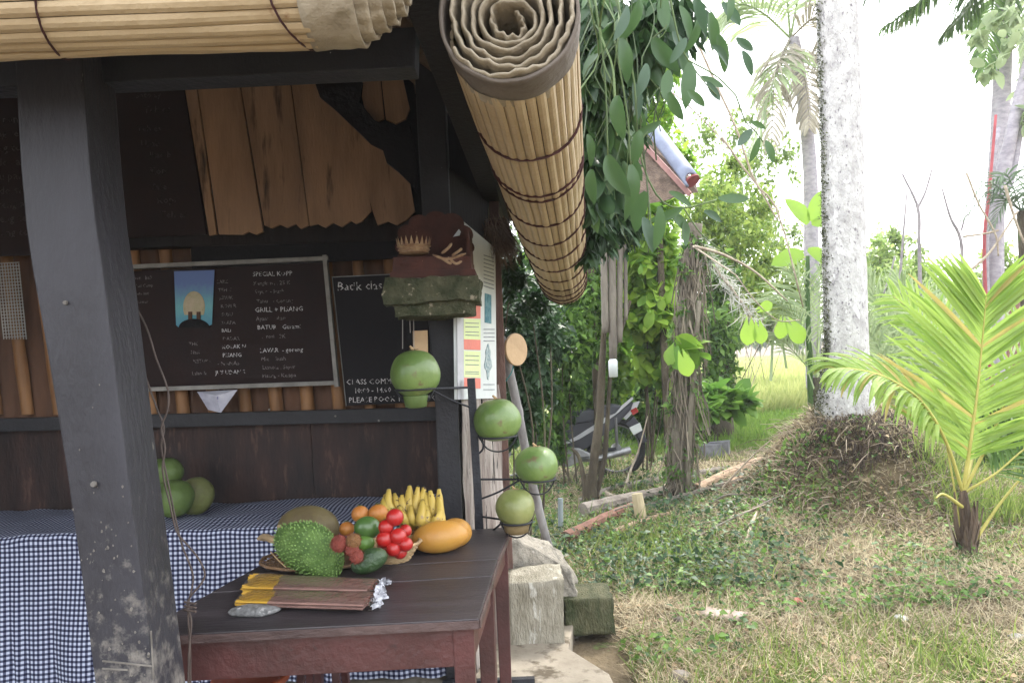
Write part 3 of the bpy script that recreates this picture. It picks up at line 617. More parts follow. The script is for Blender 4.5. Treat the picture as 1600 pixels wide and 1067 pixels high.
# ================================================================ front tables
def leg(root, x, y, zt, w=.062, m=None):
    mb = MB(); s0, s1 = w/2, w/2*.78
    mb.hexa([V(x-s0,y-s0,zt), V(x+s0,y-s0,zt), V(x+s1,y-s1,.07), V(x-s1,y-s1,.07)], [V(x-s0,y+s0,zt), V(x+s0,y+s0,zt), V(x+s1,y+s1,.07), V(x-s1,y+s1,.07)])
    return mb.build('leg', m or m_tablered, root, bevel=.004)
def table(label, NL, NR, FR, FL, planks, px_legs):
    zt = .75; cen = (NL+NR+FR+FL)/4
    t = thing('wooden_table', label, 'table', (cen.x, cen.y, .07))
    for i in range(planks):
        t0, t1 = i/planks+.0016, (i+1)/planks-.0016
        q = [lerp(NL, FL, t0), lerp(NR, FR, t0), lerp(NR, FR, t1), lerp(NL, FL, t1)]
        q = [p-V(0, 0, .0015*(i % 2)) for p in q]; MB().hexa(q, [p-V(0,0,.03) for p in q]).build('top_plank', m_tabletop, t, bevel=.003)
    ins = .035; ix = V(1,0,0)*ins
    a, b, c, d = NL+V(ins,ins,0), NR+V(-ins,ins,0), FR+V(-ins,-ins,0), FL+V(ins,-ins,0); dz = V(0,0,-.088)
    for p, q in ((a, b), (b, c), (d, c), (a, d)): MB().beam(p+dz, q+dz, .022, .11, V(0,0,1)).build('apron', m_tablered, t, bevel=.003)
    for p in (a, b, c, d): leg(t, p.x+(.012 if p in (a, d) else -.012), p.y+(.012 if p in (a, b) else -.012), .72)
    # worn edge strips
    MB().beam(NL+V(0,-.003,-.016), NR+V(0,-.003,-.016), .006, .024, V(0,0,1)).build('front_edge', m_edge, t, bevel=.002)
    MB().beam(NR+V(.003,0,-.016), FR+V(.003,0,-.016), .006, .024, V(0,0,1)).build('side_edge', m_edge, t, bevel=.002)
    return t
zt = .75
NL, NR, MR, FR = Z(203, 994, zt), Z(748, 966, zt), Z(777, 873, zt), Z(798, 822, zt); FL = Z(474, 846, zt); ML = lerp(NL, FL, .56)
gp = lambda a, b: (b-a).normalized()*.004
table('red brown wooden table with worn dark top, the nearer one carrying incense and fruit', NL, NR, MR, ML, 3, None)
table('narrow dark topped wooden table pushed behind the nearer table, under the papaya', ML+gp(ML,FL), MR+gp(MR,FR), FR, FL, 2, None)
# small round stool under the table
def stool(px, d, z, r, label, m):
    c = Y(px, 1060, d); t = thing('stool', label, 'stool', (c.x, c.y, .07)); c = V(c.x, c.y, z)
    MB().lathe(c, [(r*.9, -.03), (r, -.022), (r, -.004), (r*.95, 0), (r*.5, .002), (.01, .002)], 28).build('seat', m, t, smooth=False)
    for k in range(4):
        a_ = math.pi/4+k*math.pi/2; MB().beam(c+V(math.cos(a_)*r*.8, math.sin(a_)*r*.8, -.03), V(c.x+math.cos(a_)*r*1.05, c.y+math.sin(a_)*r*1.05, .07), .028, .028).build('leg', m_tablered, t, bevel=.002)
    return t
stool(392, 2.62, .452, .128, 'round orange red stool tucked under the near table', m_stoolred)
stool(505, 3.02, .40, .11, 'dark wooden stool standing behind the orange one under the table', m_dark)

# ================================================================ fruit and goods on the table
def Tp(px, py, up_=0): return Z(px, py, zt+up_)          # on the table top
def fruit(name, label, cat, px, py, d, rx, ry, rz, m, axd=V(1,0,0), group=None, stem=None, fn=None, n=18, mm=12, calyx=None):
    c = Y(px, py, d); t = thing(name, label, cat, (c.x, c.y, c.z-rz), group)
    X = axd.normalized(); Yv = V(0,0,1).cross(X).normalized(); Zv = X.cross(Yv)
    MB().ball(c, rx, ry, rz, (Yv, Zv, X) if False else (X, Yv, Zv), n, mm, fn).build('skin', m, t, smooth=True)
    if stem: MB().tube([c+stem[0], c+stem[1]], stem[2], 6).build('stem', m_stem, t)
    if calyx is not None:
        cm = MB(); b_ = c+calyx
        for k in range(5):
            a_ = k*1.257; e = V(math.cos(a_), math.sin(a_), .0)*.012; cm.add([b_, b_+e*.6+V(0,0,.003)+V(-e.y,e.x,0)*.25, b_+e+V(0,0,.002), b_+e*.6+V(0,0,.003)-V(-e.y,e.x,0)*.25], [(0,1,2,3)])
        cm.build('calyx', m_huskd, t)
    return t, c
pxr = lambda r, d: r*d/FPX
# flat wicker tray
def weave(name, label, cx, cy, d_c, rx, ry, z0, hgt, m, flare=1.35, sq=.0):
    c = V(cx, cy, z0); t = thing(name, label, 'basket', (cx, cy, z0))
    MB().lathe(c, [(.02, .003), (rx*.55, .003), (rx*.62, .004)], 40, fn=lambda a_, q: 1).build('base', m, t)
    NR_ = max(4, int(hgt/.006))
    mb = MB()
    for i in range(NR_+1):
        q = i/NR_; r_ = lerp(rx*.6, rx, q); pts = []
        for k in range(61):
            a_ = 2*math.pi*k/60; wv = .0022*math.sin(k*math.pi/2*1.0+(i % 2)*math.pi); pts.append(c+V(math.cos(a_)*(r_+wv), math.sin(a_)*(r_+wv)*ry/rx, .004+hgt*q))
        mb.tube(pts, .0034 if i < NR_ else .0065, 5, caps=False)
    mb.build('woven_side', m, t, kind='stuff'); mb = MB()
    for k in range(36):
        a_ = 2*math.pi*k/36; mb.beam(c+V(math.cos(a_)*rx*.55, math.sin(a_)*ry*.55, .004), c+V(math.cos(a_)*rx, math.sin(a_)*ry, .006+hgt), .006, .003)
    mb.build('stake', m, t, kind='stuff'); return t
m_wick = mat('wicker', (.50,.36,.20), (.28,.18,.09), 40, .8, .4)
m_wick2 = mat('brown_wicker', (.22,.13,.07), (.12,.07,.04), 40, .8, .4)
c = Tp(505, 880); weave('tray', 'flat round wicker tray under the spiky soursop', c.x, c.y, 0, .225, .17, zt, .020, m_wick2)
c = Tp(612, 873, .01); weave('basket', 'small pale wicker basket holding the tomatoes', c.x, c.y+.02, 0, .105, .10, zt, .062, m_wick)
# soursop with its spines
sc, sx_ = Y(490, 862, 2.72), None
ss = thing('soursop', 'large spiky green soursop leaning on the front of the tray', 'fruit', (sc.x, sc.y, zt))
X = (Y(545, 896, 2.66)-Y(448, 832, 2.76)).normalized(); Yv = V(0,0,1).cross(X).normalized(); Zv = X.cross(Yv)
fs_ = lambda d: 1+.12*d.x*(-1)+.06*math.sin(d.z*3+d.x*4)
rx, ry, rz = .140, .086, .083
MB().ball(sc, rx, ry, rz, (X, Yv, Zv), 28, 20, fs_).build('skin', mat('soursop_skin', (.11,.19,.045), (.05,.10,.022), 22, .5, .7, 90), ss, smooth=True)
sp = MB(); ga = math.pi*(3-5**.5)
for k in range(620):
    zc = 1-2*(k+.5)/620; r_ = (1-zc*zc)**.5; a_ = ga*k; d = V(zc, r_*math.cos(a_), r_*math.sin(a_))+V(*rng.normal(size=3))*.02
    q = fs_(d); p = sc+(X*d.x*rx+Yv*d.y*ry+Zv*d.z*rz)*q; nn_ = (X*d.x/rx+Yv*d.y/ry+Zv*d.z/rz).normalized(); tdir = (nn_-X*.45).normalized()
    e1 = nn_.orthogonal().normalized()*.0036; e2 = nn_.cross(e1).normalized()*.0036; tp = p+tdir*random.uniform(.005, .009)
    sp.add([p+e1, p+e2, p-e1, p-e2, tp], [(0,1,4), (1,2,4), (2,3,4), (3,0,4)])
sp.build('spines', mat('spine_tip', (.20,.32,.09), (.11,.19,.05), 30, .5, 0), ss, kind='stuff')
MB().tube([sc-X*rx*1.0, sc-X*(rx+.03)+V(0,0,.01)], .006, 6).build('stem', m_stem, ss)
# big brown-green fruit behind
fruit('papaya', 'large brown and green mottled fruit at the back of the tray behind the soursop', 'fruit', 482, 826, 2.93, .118, .10, .088, mat('brown_green_rind', (.15,.12,.05), (.08,.058,.03), 6, .55, .25, spots=(.21,.24,.09), spot_scale=6, spot_lo=.55, spot_w=.12), V(1,.1,-.1))
pk = thing('banana_flower', 'thin brown dried stalk poking out to the left of the tray', 'stalk', tuple(Y(425, 845, 2.9)))
MB().tube(spline([Y(402,842,2.9), Y(415,839,2.9), Y(436,846,2.88), Y(450,850,2.86)], 8), [.004,.011,.014,.014,.014,.013,.012,.012,.01], 8, wob=.1).build('stalk', m_stem, pk)
MB().tube(spline([Y(423,862,2.75), Y(434,874,2.72), Y(447,886,2.70)], 6), .0022, 5).build('twig', m_wick, pk)
# citrus, mango, limes, rambutan
m_or = mat('orange_peel', (.44,.18,.03), (.33,.11,.02), 9, .45, .25, 120, spots=(.30,.26,.06), spot_scale=7, spot_lo=.62, spot_w=.1, spec=.5)
m_tom = mat('tomato_skin', (.40,.016,.014), (.30,.011,.010), 5, .34, .05, spec=.5, coat=.1, spots=(.6,.12,.04), spot_scale=5, spot_lo=.68, spot_w=.1)
m_mang = mat('green_mango', (.075,.15,.035), (.04,.09,.02), 7, .35, .1, spec=.5, coat=.2)
m_ramb = mat('rambutan_red', (.27,.065,.045), (.17,.035,.025), 26, .7, .9, 90)
m_cuc = mat('dark_avocado', (.045,.085,.03), (.018,.042,.016), 14, .35, .5, 60, spots=(.11,.17,.06), spot_scale=34, spot_lo=.66, spec=.5)
for px, py, r, lab in ((563,803,14,'reddish orange fruit at the top left of the pile'), (591,802,15.5,'bright orange fruit at the top of the pile beside the tomatoes'), (542,826,12,'small orange fruit low on the left, above the rambutans')):
    fruit('orange', lab, 'orange', px, py, 2.86, pxr(r,2.86), pxr(r,2.86), pxr(r,2.86)*.93, m_or, group='oranges in the fruit pile', calyx=V(0,0,pxr(r,2.86)*.93))
fruit('mango', 'round green mango in the middle of the fruit pile', 'mango', 574, 824, 2.79, pxr(21,2.79), pxr(17,2.79), pxr(17.5,2.79), m_mang)
fruit('lime', 'small bright green lime below the mango', 'lime', 571, 848, 2.77, pxr(14.5,2.77), pxr(13,2.77), pxr(13,2.77), mat('lime_skin', (.12,.24,.04), (.08,.16,.03), 8, .35, .2, 90, spec=.5))
av = fruit('avocado', 'long dark green bumpy avocado at the right front of the tray', 'avocado', 577, 876, 2.66, pxr(30,2.66), pxr(18,2.66), pxr(18,2.66), m_cuc, V(1,.1,.38))
for px, py, r, lab in ((530,849,13.5,'largest red rambutan resting against the soursop'), (552,845,12,'brownish rambutan behind the red ones'), (550,858,11,'red rambutan in the middle of its cluster'), (557,869,11,'lowest red rambutan, next to the dark avocado')):
    dd = 2.62; t_, c = fruit('rambutan', lab, 'rambutan', px, py, dd, pxr(r,dd), pxr(r,dd), pxr(r,dd), m_ramb if r != 12 else mat('rambutan_brown', (.26,.13,.05), (.17,.08,.03), 26, .7, .9, 90), group='rambutans on the tray')
    k = 110; D = rand_dirs(k); C = np.array(c)+D*pxr(r,dd)*.96; v, f = cloud(C, D, rand_dirs(k), np.full(k, .008), np.full(k, .22), BLADE); from_np('hairs', v, f, m_ramb, t_, kind='stuff')
tl = [(617,808,14,'topmost tomato'),(603,823,12,'tomato just left of centre'),(601,842,13.5,'tomato at the left of the basket'),(622,838,13.5,'tomato in the centre of the basket'),(633,829,10.5,'small tomato at the right edge, half hidden'),(634,850,11.5,'lower right tomato above the basket rim'),(615,857,12.5,'front tomato lowest in the basket')]
for i, (px, py, r, lab) in enumerate(tl):
    dd = 2.74-.02*(py-808)/50+(.04 if r < 11 else 0); rr = pxr(r, dd)
    fruit('tomato', lab+' of the pile of red tomatoes', 'tomato', px, py, dd, rr, rr, rr*.95, m_tom, group='tomatoes in the small basket', calyx=V(random.uniform(-.3,.3)*rr, rr*.3, rr*.88))
for px, py, lab, kk in ((625,862,'tomato buried under the pile, right side',0), (600,856,'dull brownish small fruit at the left rim of the tomato basket',1)):
    fruit('tomato', lab, 'tomato', px, py, 2.74, pxr(11,2.74), pxr(11,2.74), pxr(11,2.74), m_tom if not kk else m_ramb, group='tomatoes in the small basket')
# papayas
m_pap = mat('ripe_papaya', (.46,.24,.04), (.38,.17,.03), 4, .42, .15, 40, spots=(.33,.26,.06), spot_scale=9, spot_lo=.62, spot_w=.12, spec=.5)
fruit('papaya', 'long ripe orange papaya lying in front of the bananas', 'papaya', 684, 839, 2.95, .112, .062, .060, m_pap, V(1,.06,.08), stem=(V(-.105,0,-.004), V(-.125,0,0), .008), fn=lambda d: 1+.08*d.x-.02*math.sin(3*math.atan2(d.z, d.y))*abs(1-abs(d.x)), n=24, mm=16)
fruit('papaya', 'smaller orange papaya behind the right end of the long one', 'papaya', 710, 832, 3.07, .066, .075, .056, m_pap, V(1,.5,.05), fn=lambda d: 1+.05*d.x, n=24, mm=16)
# banana hand
bh = thing('banana_bunch', 'bunch of small spotted yellow bananas pointing upwards behind the papaya', 'bananas', tuple(Y(650, 826, 3.05)))
m_ban = mat('banana_skin', (.47,.34,.07), (.36,.25,.05), 5, .5, .1, 40, spots=(.07,.035,.015), spot_scale=42, spot_lo=.61, spot_w=.04, spots2=(.30,.20,.10), spec=.4)
crown = Y(660, 826, 3.06)
bl_ = [(602,792,597,770),(612,790,616,768),(622,786,617,765),(632,788,634,766),(641,784,640,765),(650,789,652,764),(659,785,657,766),(667,790,668,765),(676,792,673,770),(684,790,681,769),(689,800,692,778),
       (628,806,616,784),(642,806,637,785),(655,808,652,788),(668,808,668,787),(680,808,684,788),(690,812,694,792),(612,800,605,783)]
for i, (mx_, my_, tx, ty) in enumerate(bl_):
    dd = 3.10-.07*(my_-784)/24+random.uniform(-.01,.01); jx, jy = random.uniform(-9,9), random.uniform(-6,9); Mid = Y(mx_+jx*.3, my_+4, dd-.035); Tip = Y(tx+jx, ty+jy, dd+random.uniform(-.01,.03))
    pts = spline([crown+V((mx_-655)*.0009, 0, 0), Mid, Tip], 12); fs2 = random.uniform(.95, 1.2); rad = [fs2*q for q in (.007,.010,.0145,.0175,.0185,.019,.0188,.018,.0165,.0155,.0135,.010,.008)]
    MB().tube(pts, rad, 6, wob=0).build('banana', m_ban, bh, smooth=True); MB().ball(Tip, .0085, n=6, m=4).build('banana_tip', m_soot, bh)
cb_ = MB().ball(crown+V(0,-.01,-.012), .055, .035, .022, n=14, m=8).build('crown', mat('banana_crown_brown', (.30,.17,.08), (.14,.07,.04), 30, .9, .9), bh)
# incense packs
m_cel = bpy.data.materials.new('cellophane'); m_cel.use_nodes = True; n = m_cel.node_tree.nodes; L = m_cel.node_tree.links; n.clear()
oo = n.new('ShaderNodeOutputMaterial'); g = n.new('ShaderNodeBsdfGlossy'); g.inputs['Roughness'].default_value = .16; tr = n.new('ShaderNodeBsdfTransparent'); fr_ = n.new('ShaderNodeLayerWeight'); fr_.inputs[0].default_value = .25
ms = n.new('ShaderNodeMixShader'); tcn = n.new('ShaderNodeTexCoord'); nz = n.new('ShaderNodeTexNoise'); nz.inputs['Scale'].default_value = 60; bp = n.new('ShaderNodeBump'); bp.inputs['Strength'].default_value = .8; bp.inputs['Distance'].default_value = .01
L.new(tcn.outputs['Object'], nz.inputs[0]); L.new(nz.outputs[0], bp.inputs['Height']); L.new(bp.outputs[0], g.inputs['Normal']); L.new(bp.outputs[0], fr_.inputs['Normal'])
L.new(fr_.outputs['Facing'], ms.inputs[0]); L.new(tr.outputs[0], ms.inputs[1]); L.new(g.outputs[0], ms.inputs[2]); L.new(ms.outputs[0], oo.inputs[0])
m_yel = mat('yellow_stick_ends', (.52,.31,.03), (.45,.24,.02), 20, .5, .1); m_inc = mat('brown_incense', (.26,.15,.125), (.17,.095,.08), 50, .8, .4, 90, stretch=(.3,1,1))
m_fold = mat('crinkled_film', (.60,.61,.66), (.22,.22,.25), 60, .25, .9, 50, spec=.6)
def pack(label, n0, n1, f0, f1, z0, rows):   # quad on table: left near, right near, left far, right far (pixels)
    a, b, c, d = [Z(*q, zt+z0) for q in (n0, n1, f0, f1)]; t = thing('incense_pack', label, 'incense', tuple((a+b+c+d)/4), 'cellophane packs of incense sticks'); rr = .0036
    my = MB(); mi = MB(); N = 15
    for rw in range(rows):
        for k in range(N):
            q = (k+.5+.5*(rw % 2))/(N+.5); jz = rw*.0062+.004+.003*math.sin(q*9+rw); p0 = lerp(a, c, q)+V(random.uniform(-.006,.006), 0, jz); p1 = lerp(b, d, q)+V(random.uniform(-.004,.004), 0, jz)
            sp_ = .235+.01*random.random(); pm = lerp(p0, p1, sp_); my.tube([p0, pm], rr*.8, 5); mi.tube([pm, lerp(p0, p1, .93)], rr, 5)
    my.build('yellow_ends', m_yel, t, kind='stuff'); mi.build('sticks', m_inc, t, kind='stuff')
    hh = rows*.0062+.010; G = 26; vs = []
    for i in range(G+1):
        for j in range(9):
            s_, q = i/G, j/8; p = lerp(lerp(a, b, s_*1.0), lerp(c, d, s_*1.0), lerp(-.04, 1.04, q)); e_ = math.sin(math.pi*q)**.35; vs.append(p+V(-.008 if i == 0 else 0, 0, .001+hh*e_*min(1, (1-s_)*9+.25)*min(1, s_*9+.4)+.0028*noise.noise(V(s_*9, q*5, z0*99))))
    fs = [(i*9+j, i*9+j+1, (i+1)*9+j+1, (i+1)*9+j) for i in range(G) for j in range(8)]; MB().add(vs, fs).build('wrapper', m_cel, t, smooth=True)
    fo = MB()
    for k in range(26):
        q = random.random(); p = lerp(lerp(a, b, .985), lerp(c, d, .985), q)+V(0, 0, random.uniform(.002, hh)); e1 = V(*rng.normal(size=3))*.011; e2 = V(.014, 0, 0)+V(*rng.normal(size=3))*.007
        fo.add([p-e1*.5, p+e1*.5, p+e1*.6+e2, p-e1*.3+e2*1.2], [(0,1,2,3)])
    fo.build('folded_end', m_fold, t, kind='stuff')
pack('nearer cellophane pack of brown incense sticks with yellow ends, lying on the grey stone', (366,948), (583,955), (383,927), (598,930), .012, 2)
pack('farther cellophane pack of brown incense sticks with yellow ends, next to the tray', (376,926), (588,931), (396,900), (604,910), .016, 2)
st_c = Tp(398, 958); tag(MB().ball(st_c+V(0,0,.009), .078, .045, .016, n=26, m=10).build('flat_stone', mat('speckled_silver_grey', (.22,.22,.22), (.10,.10,.10), 50, .5, .6, 90, spots=(.40,.39,.38), spot_scale=60, spot_lo=.6), smooth=True, jit=.004, jscale=20), 'flat oval grey speckled stone at the left end of the table, under the incense', 'stone')

# ================================================================ coconuts
m_scar = mat('brown_scar', (.12,.09,.045), (.07,.055,.03), 20, .9, .1)
def coconut(label, px, py, d, r, m, group, tilt=(0,0), ry=1.0, cap=True, bottom=.0):
    rr = pxr(r, d); c = Y(px, py, d); t = thing('coconut', label, 'coconut', (c.x, c.y, c.z-rr), group); sd_ = random.random()*6
    Zv = V(tilt[0], tilt[1], 1).normalized(); X = Zv.cross(V(0,1,0)).normalized(); Yv = Zv.cross(X)
    fn = lambda q: 1+.045*math.cos(3*math.atan2(q.y, q.x)+sd_)*(1-q.z*q.z)-.07*max(0, q.z)**6-bottom*max(0, -q.z)**3+.05*noise.noise(q*1.3+V(sd_,0,0))+.006*noise.noise(q*6+V(sd_,0,0))
    MB().ball(c, rr, rr, rr*ry, (X, Yv, Zv), 32, 22, fn).build('husk', m, t, smooth=True)
    sc_ = MB()
    for k_ in range(5):
        a0 = random.uniform(-2.6, -.5); e0 = random.uniform(-.5, .7); q_ = []
        for w_ in range(7): aa = a0+.05*w_*random.uniform(.5, 1.5); ee = e0+.09*w_; d_ = V(math.cos(aa)*math.cos(ee), math.sin(aa)*math.cos(ee), math.sin(ee)); q_.append(c+(X*d_.x*rr+Yv*d_.y*rr+Zv*d_.z*rr*ry)*fn(d_)*1.003)
        sc_.tube(q_, [.0004,.0012,.0018,.0015,.0017,.001,.0004], 4)
    sc_.build('scar', m_scar, t, kind='stuff')
    if cap:
        tp = c+Zv*rr*ry*.93; cm = MB()
        for k in range(4):
            a_ = k*1.57+sd_; e = (X*math.cos(a_)+Yv*math.sin(a_)); cm.add([tp-V(0,0,.003), tp+e*rr*.13+e.cross(Zv)*rr*.08, tp+e*rr*.24+Zv*rr*.02, tp+e*rr*.13-e.cross(Zv)*rr*.08, tp+e*rr*.12+Zv*rr*.035], [(0,1,4), (1,2,4), (2,3,4), (3,0,4)])
        cm.build('calyx', m_stem, t); MB().tube([tp, tp+Zv*rr*.15+X*rr*.16], [rr*.06, rr*.045], 7).build('stem', m_wick, t)
    return c, rr
hg = 'coconuts held in the rings of the iron stand'
cc = []
for lab, px, py, d, r, m, ry, bt in (('bright green coconut on the left arm of the stand, in front of the black post', 648,584,3.12,38.5,m_husk,1.05,.08), ('green coconut with a dark split on the upper right ring of the stand', 777,657,3.30,37,m_husk,.98,.1),
     ('green coconut farthest right on the stand, with curved scratches', 839,727,3.30,34.5,m_husk,.92,.1), ('yellowish green coconut lowest on the stand', 806,793,3.22,31,m_husk2,1.0,.05)):
    cc.append(coconut(lab, px, py, d, r, m, hg, ry=ry, bottom=bt))
bg_ = 'coconuts on the back counter'
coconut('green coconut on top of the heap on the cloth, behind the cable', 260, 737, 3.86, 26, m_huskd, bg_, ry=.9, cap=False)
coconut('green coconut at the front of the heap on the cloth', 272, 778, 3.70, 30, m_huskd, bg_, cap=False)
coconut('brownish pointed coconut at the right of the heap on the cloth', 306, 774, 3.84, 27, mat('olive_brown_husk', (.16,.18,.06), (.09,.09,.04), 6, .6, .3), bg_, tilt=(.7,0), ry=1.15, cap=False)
# iron stand
isn = thing('coconut_stand', 'black iron stand with ring arms holding green coconuts beside the table', 'stand', tuple(V(Y(742,700,3.36).x, 3.36, .07)))
pt, pb = Y(736, 591, 3.36), Y(748, 850, 3.36); pb = V(pb.x+.02, 3.36, .07)
MB().beam(pt, pb, .034, .034).build('post', m_iron, isn, bevel=.002)
MB().beam(pb+V(-.2,0,.012), pb+V(.2,0,.012), .03, .02).build('foot', m_iron, isn); MB().beam(pb+V(0,-.2,.012), pb+V(0,.2,.012), .03, .02).build('foot', m_iron, isn)
for i, (c, rr) in enumerate(cc):
    zr = c.z-rr*(.62, .66, .62, .70)[i]; ring_r = rr*.80; zc = V(c.x, c.y, zr)
    pts = [zc+V(math.cos(t)*ring_r, math.sin(t)*ring_r, 0) for t in np.linspace(0, 2*math.pi, 29)]; MB().tube(pts, .0045, 6, caps=False).build('ring', m_iron, isn, smooth=True)
    tt = (zr-pt.z)/(pb.z-pt.z); pc = lerp(pt, pb, max(tt, .03)); side_ = -1 if c.x < pc.x else 1
    MB().tube([pc, zc-(zc-pc).normalized()*ring_r], .0048, 6).build('arm', m_iron, isn)
    MB().tube(spline([pc-V(0,0,.09), pc+(zc-pc)*.35-V(0,0,.055), zc-(zc-pc).normalized()*ring_r-V(0,0,.002)], 8), .0045, 6).build('brace', m_iron, isn, smooth=True)
    MB().tube(spline([zc+V(ring_r,0,0), zc+V(ring_r*.6,0,-.05), zc+V(0,0,-.066), zc+V(-ring_r*.6,0,-.05), zc+V(-ring_r,0,0)], 12), .0035, 5).build('cradle', m_iron, isn, smooth=True)
lc = V(*cc[0][0]); MB().lathe(lc-V(0,0,cc[0][1]*1.38), [(.030,0),(.044,.006),(.050,.045),(.05,.05)], 18).build('cup', m_huskd, isn, smooth=True)
c4 = cc[3][0]; MB().lathe(c4-V(0,0,cc[3][1]*1.30), [(.03,0),(.05,.008),(.056,.04),(.04,.05)], 18).build('cup', mat('brown_husk_cup', (.18,.13,.06), (.1,.07,.03)), isn, smooth=True)
# ================================================================ shrine shelf
sh = thing('offering_shelf', 'carved red brown offering shelf on a mossy stone slab fixed to the post', 'shrine', tuple(Y(672, 495, 3.2)))
def blockq(q, y, t, m, name, jit=0, sub=0, bevel=.004, js=9):
    a, b = slabpx(q, y, t); return MB().hexa(a, b).build(name, m, sh, bevel=0 if sub else bevel, jit=jit, sub=sub, jscale=js)
blockq([(601,437),(745,430),(748,468),(598,474)], 3.02, .38, m_moss, 'stone_slab', .014, 9, js=12)
blockq([(611,466),(738,461),(736,489),(616,495)], 3.06, .34, m_moss, 'stone_slab', .012, 8, js=12)
blockq([(614,402),(735,400),(738,433),(612,437)], 3.06, .30, m_red, 'base_block')
blockq([(610,424),(742,420),(744,430),(608,436)], 3.045, .31, m_red, 'moulding')
sc_pts = []
for cx_, cy_, r_ in ((630,386,13),(636,364,15),(655,350,17),(681,346,19),(705,350,20),(722,366,17),(729,386,12)): sc_pts.append((cx_, cy_, r_))
out_ = [(620,404)]
for cx_, cy_, r_ in sc_pts:
    base_a = math.atan2(-(cy_-392), (cx_-680)); out_ += [(cx_+r_*math.cos(a_), cy_-r_*math.sin(a_)*.85) for a_ in np.linspace(base_a+1.15, base_a-1.15, 8)]
out_ += [(735,404)]
MB().prism([Y(px, py, 3.30) for px, py in out_], (0, .03, 0)).build('scalloped_back', m_red, sh)
MB().prism([Y(728,352,3.10), Y(733,360,3.10), Y(737,432,3.10), Y(730,432,3.10)], (0, .24, 0)).build('side_plate', m_red, sh)
# crown ornament and leaf carving
cr_c = Y(647, 395, 3.10)
MB().lathe(cr_c-V(0,0,.008), [(.035,0),(.062,.006),(.056,.012),(.066,.018),(.06,.026),(.07,.032),(.065,.036)], 24).build('crown', m_gold, sh)
fl_ = MB()
for k in range(20):
    a_ = 2*math.pi*k/20; p = cr_c+V(math.cos(a_)*.066, math.sin(a_)*.066, .028); e = V(-math.sin(a_), math.cos(a_), 0)*.008; o_ = V(math.cos(a_), math.sin(a_), 0)*.006
    fl_.add([p-e, p+e, p+o_+V(0,0,.034), p-o_], [(0,1,2), (1,3,2), (3,0,2)])
fl_.build('crown_petals', m_gold, sh, kind='stuff')
MB().ball(Y(640, 412, 3.07), .05, .02, .016, n=12, m=6).build('bulge', m_red, sh)
for q in (((676,398),(695,405),(712,402),(728,396)), ((690,396),(700,388),(706,380)), ((700,402),(712,412),(722,408)), ((684,400),(700,410),(706,412)), ((706,400),(716,393),(722,388))):
    MB().tube(spline([Y(px, py, 3.06) for px, py in q], 8), [.003]+[.006]*7+[.002], 6).build('carved_leaf', m_gold, sh, smooth=True)
flat([(708,370),(717,358),(720,362),(718,368)], 3.29, m_white, 'white_chip', sh)
MB().beam(Y(676,490,3.36), Y(676,470,3.36), .09, .1).build('bracket', m_black, sh)
# little card and strings under the shelf
cd = thing('paper_tag', 'beige card hung by strings under the mossy slab, behind the bright coconut', 'card', tuple(Y(655, 535, 3.33)))
flat([(645,517),(668,516),(669,562),(646,562)], 3.33, m_tan, 'card', cd); 
for q in (((629,494),(629,545)), ((640,492),(641,520)), ((646,492),(647,560))): MB().tube([Y(*q[0], 3.31), Y(*q[1], 3.31)], .0022, 5).build('string', m_frame, cd)
# leaning bamboo pole with a round board clipped to its top
bp_ = thing('bamboo_pole', 'grey bamboo pole leaning against the stall corner', 'pole', tuple(V(.3, 4.75, .0)))
A, B = Y(783, 528, 4.25), Y(862, 884, 4.72)
mb = MB(); N = 40; rad = [.026*(1+.16*math.exp(-((i % 8)-4)**2*2.2)) for i in range(N+1)]; mb.tube([lerp(A, B, i/N)+V(.006*math.sin(i*.2), 0, 0) for i in range(N+1)], rad, 12); mb.build('culm', m_pole, bp_, smooth=True)
dk = thing('round_board', 'round tan wooden board fixed at the top of the grey pole', 'board', tuple(Y(808, 546, 4.2)))
nrm_ = V(-.72, -.62, .05).normalized(); MB().lathe(Y(806, 546, 4.2), [(.04, -.008), (.088, -.008), (.09, 0), (.088, .008), (.02, .010)], 32, V(.72,-.62,.03)).build('disc', m_tan, dk)
MB().tube([Y(788,543,4.2), Y(803,546,4.19)], .012, 8).build('bracket', m_frame, dk); MB().tube(spline([Y(803,560,4.22), Y(800,580,4.22), Y(790,596,4.24)], 6), .003, 5).build('cable', mat('teal_cord', (.04,.22,.22)), dk)
# twisted cables hanging in front
cab = thing('hanging_cable', 'pair of twisted brown cables hanging from the roof between pillar and table', 'cable', tuple(Y(260, 700, 1.95)))
MB().tube(spline([Y(*q, 2.14) for q in ((60,60),(130,330),(190,440),(214,545),(228,590),(246,640),(256,668),(252,700),(262,750),(272,800),(284,850),(296,880),(302,905),(296,935),(294,965),(297,1010),(298,1090))], 70), .0028, 6).build('wire', m_wire, cab, smooth=True)
MB().tube(spline([Y(*q, 2.12) for q in ((66,60),(136,330),(196,450),(228,510),(244,560),(262,608),(262,640),(252,668),(258,700),(254,735),(266,790),(276,830),(292,850),(310,872),(320,895),(314,912),(300,928),(292,945),(299,970),(295,1020),(294,1090))], 80), .0028, 6).build('wire', m_wire, cab, smooth=True)
for y_ in (940, 946, 952): MB().tube([Y(288, y_, 2.10), Y(306, y_+3, 2.09)], .0035, 6).build('knot', m_wire, cab)

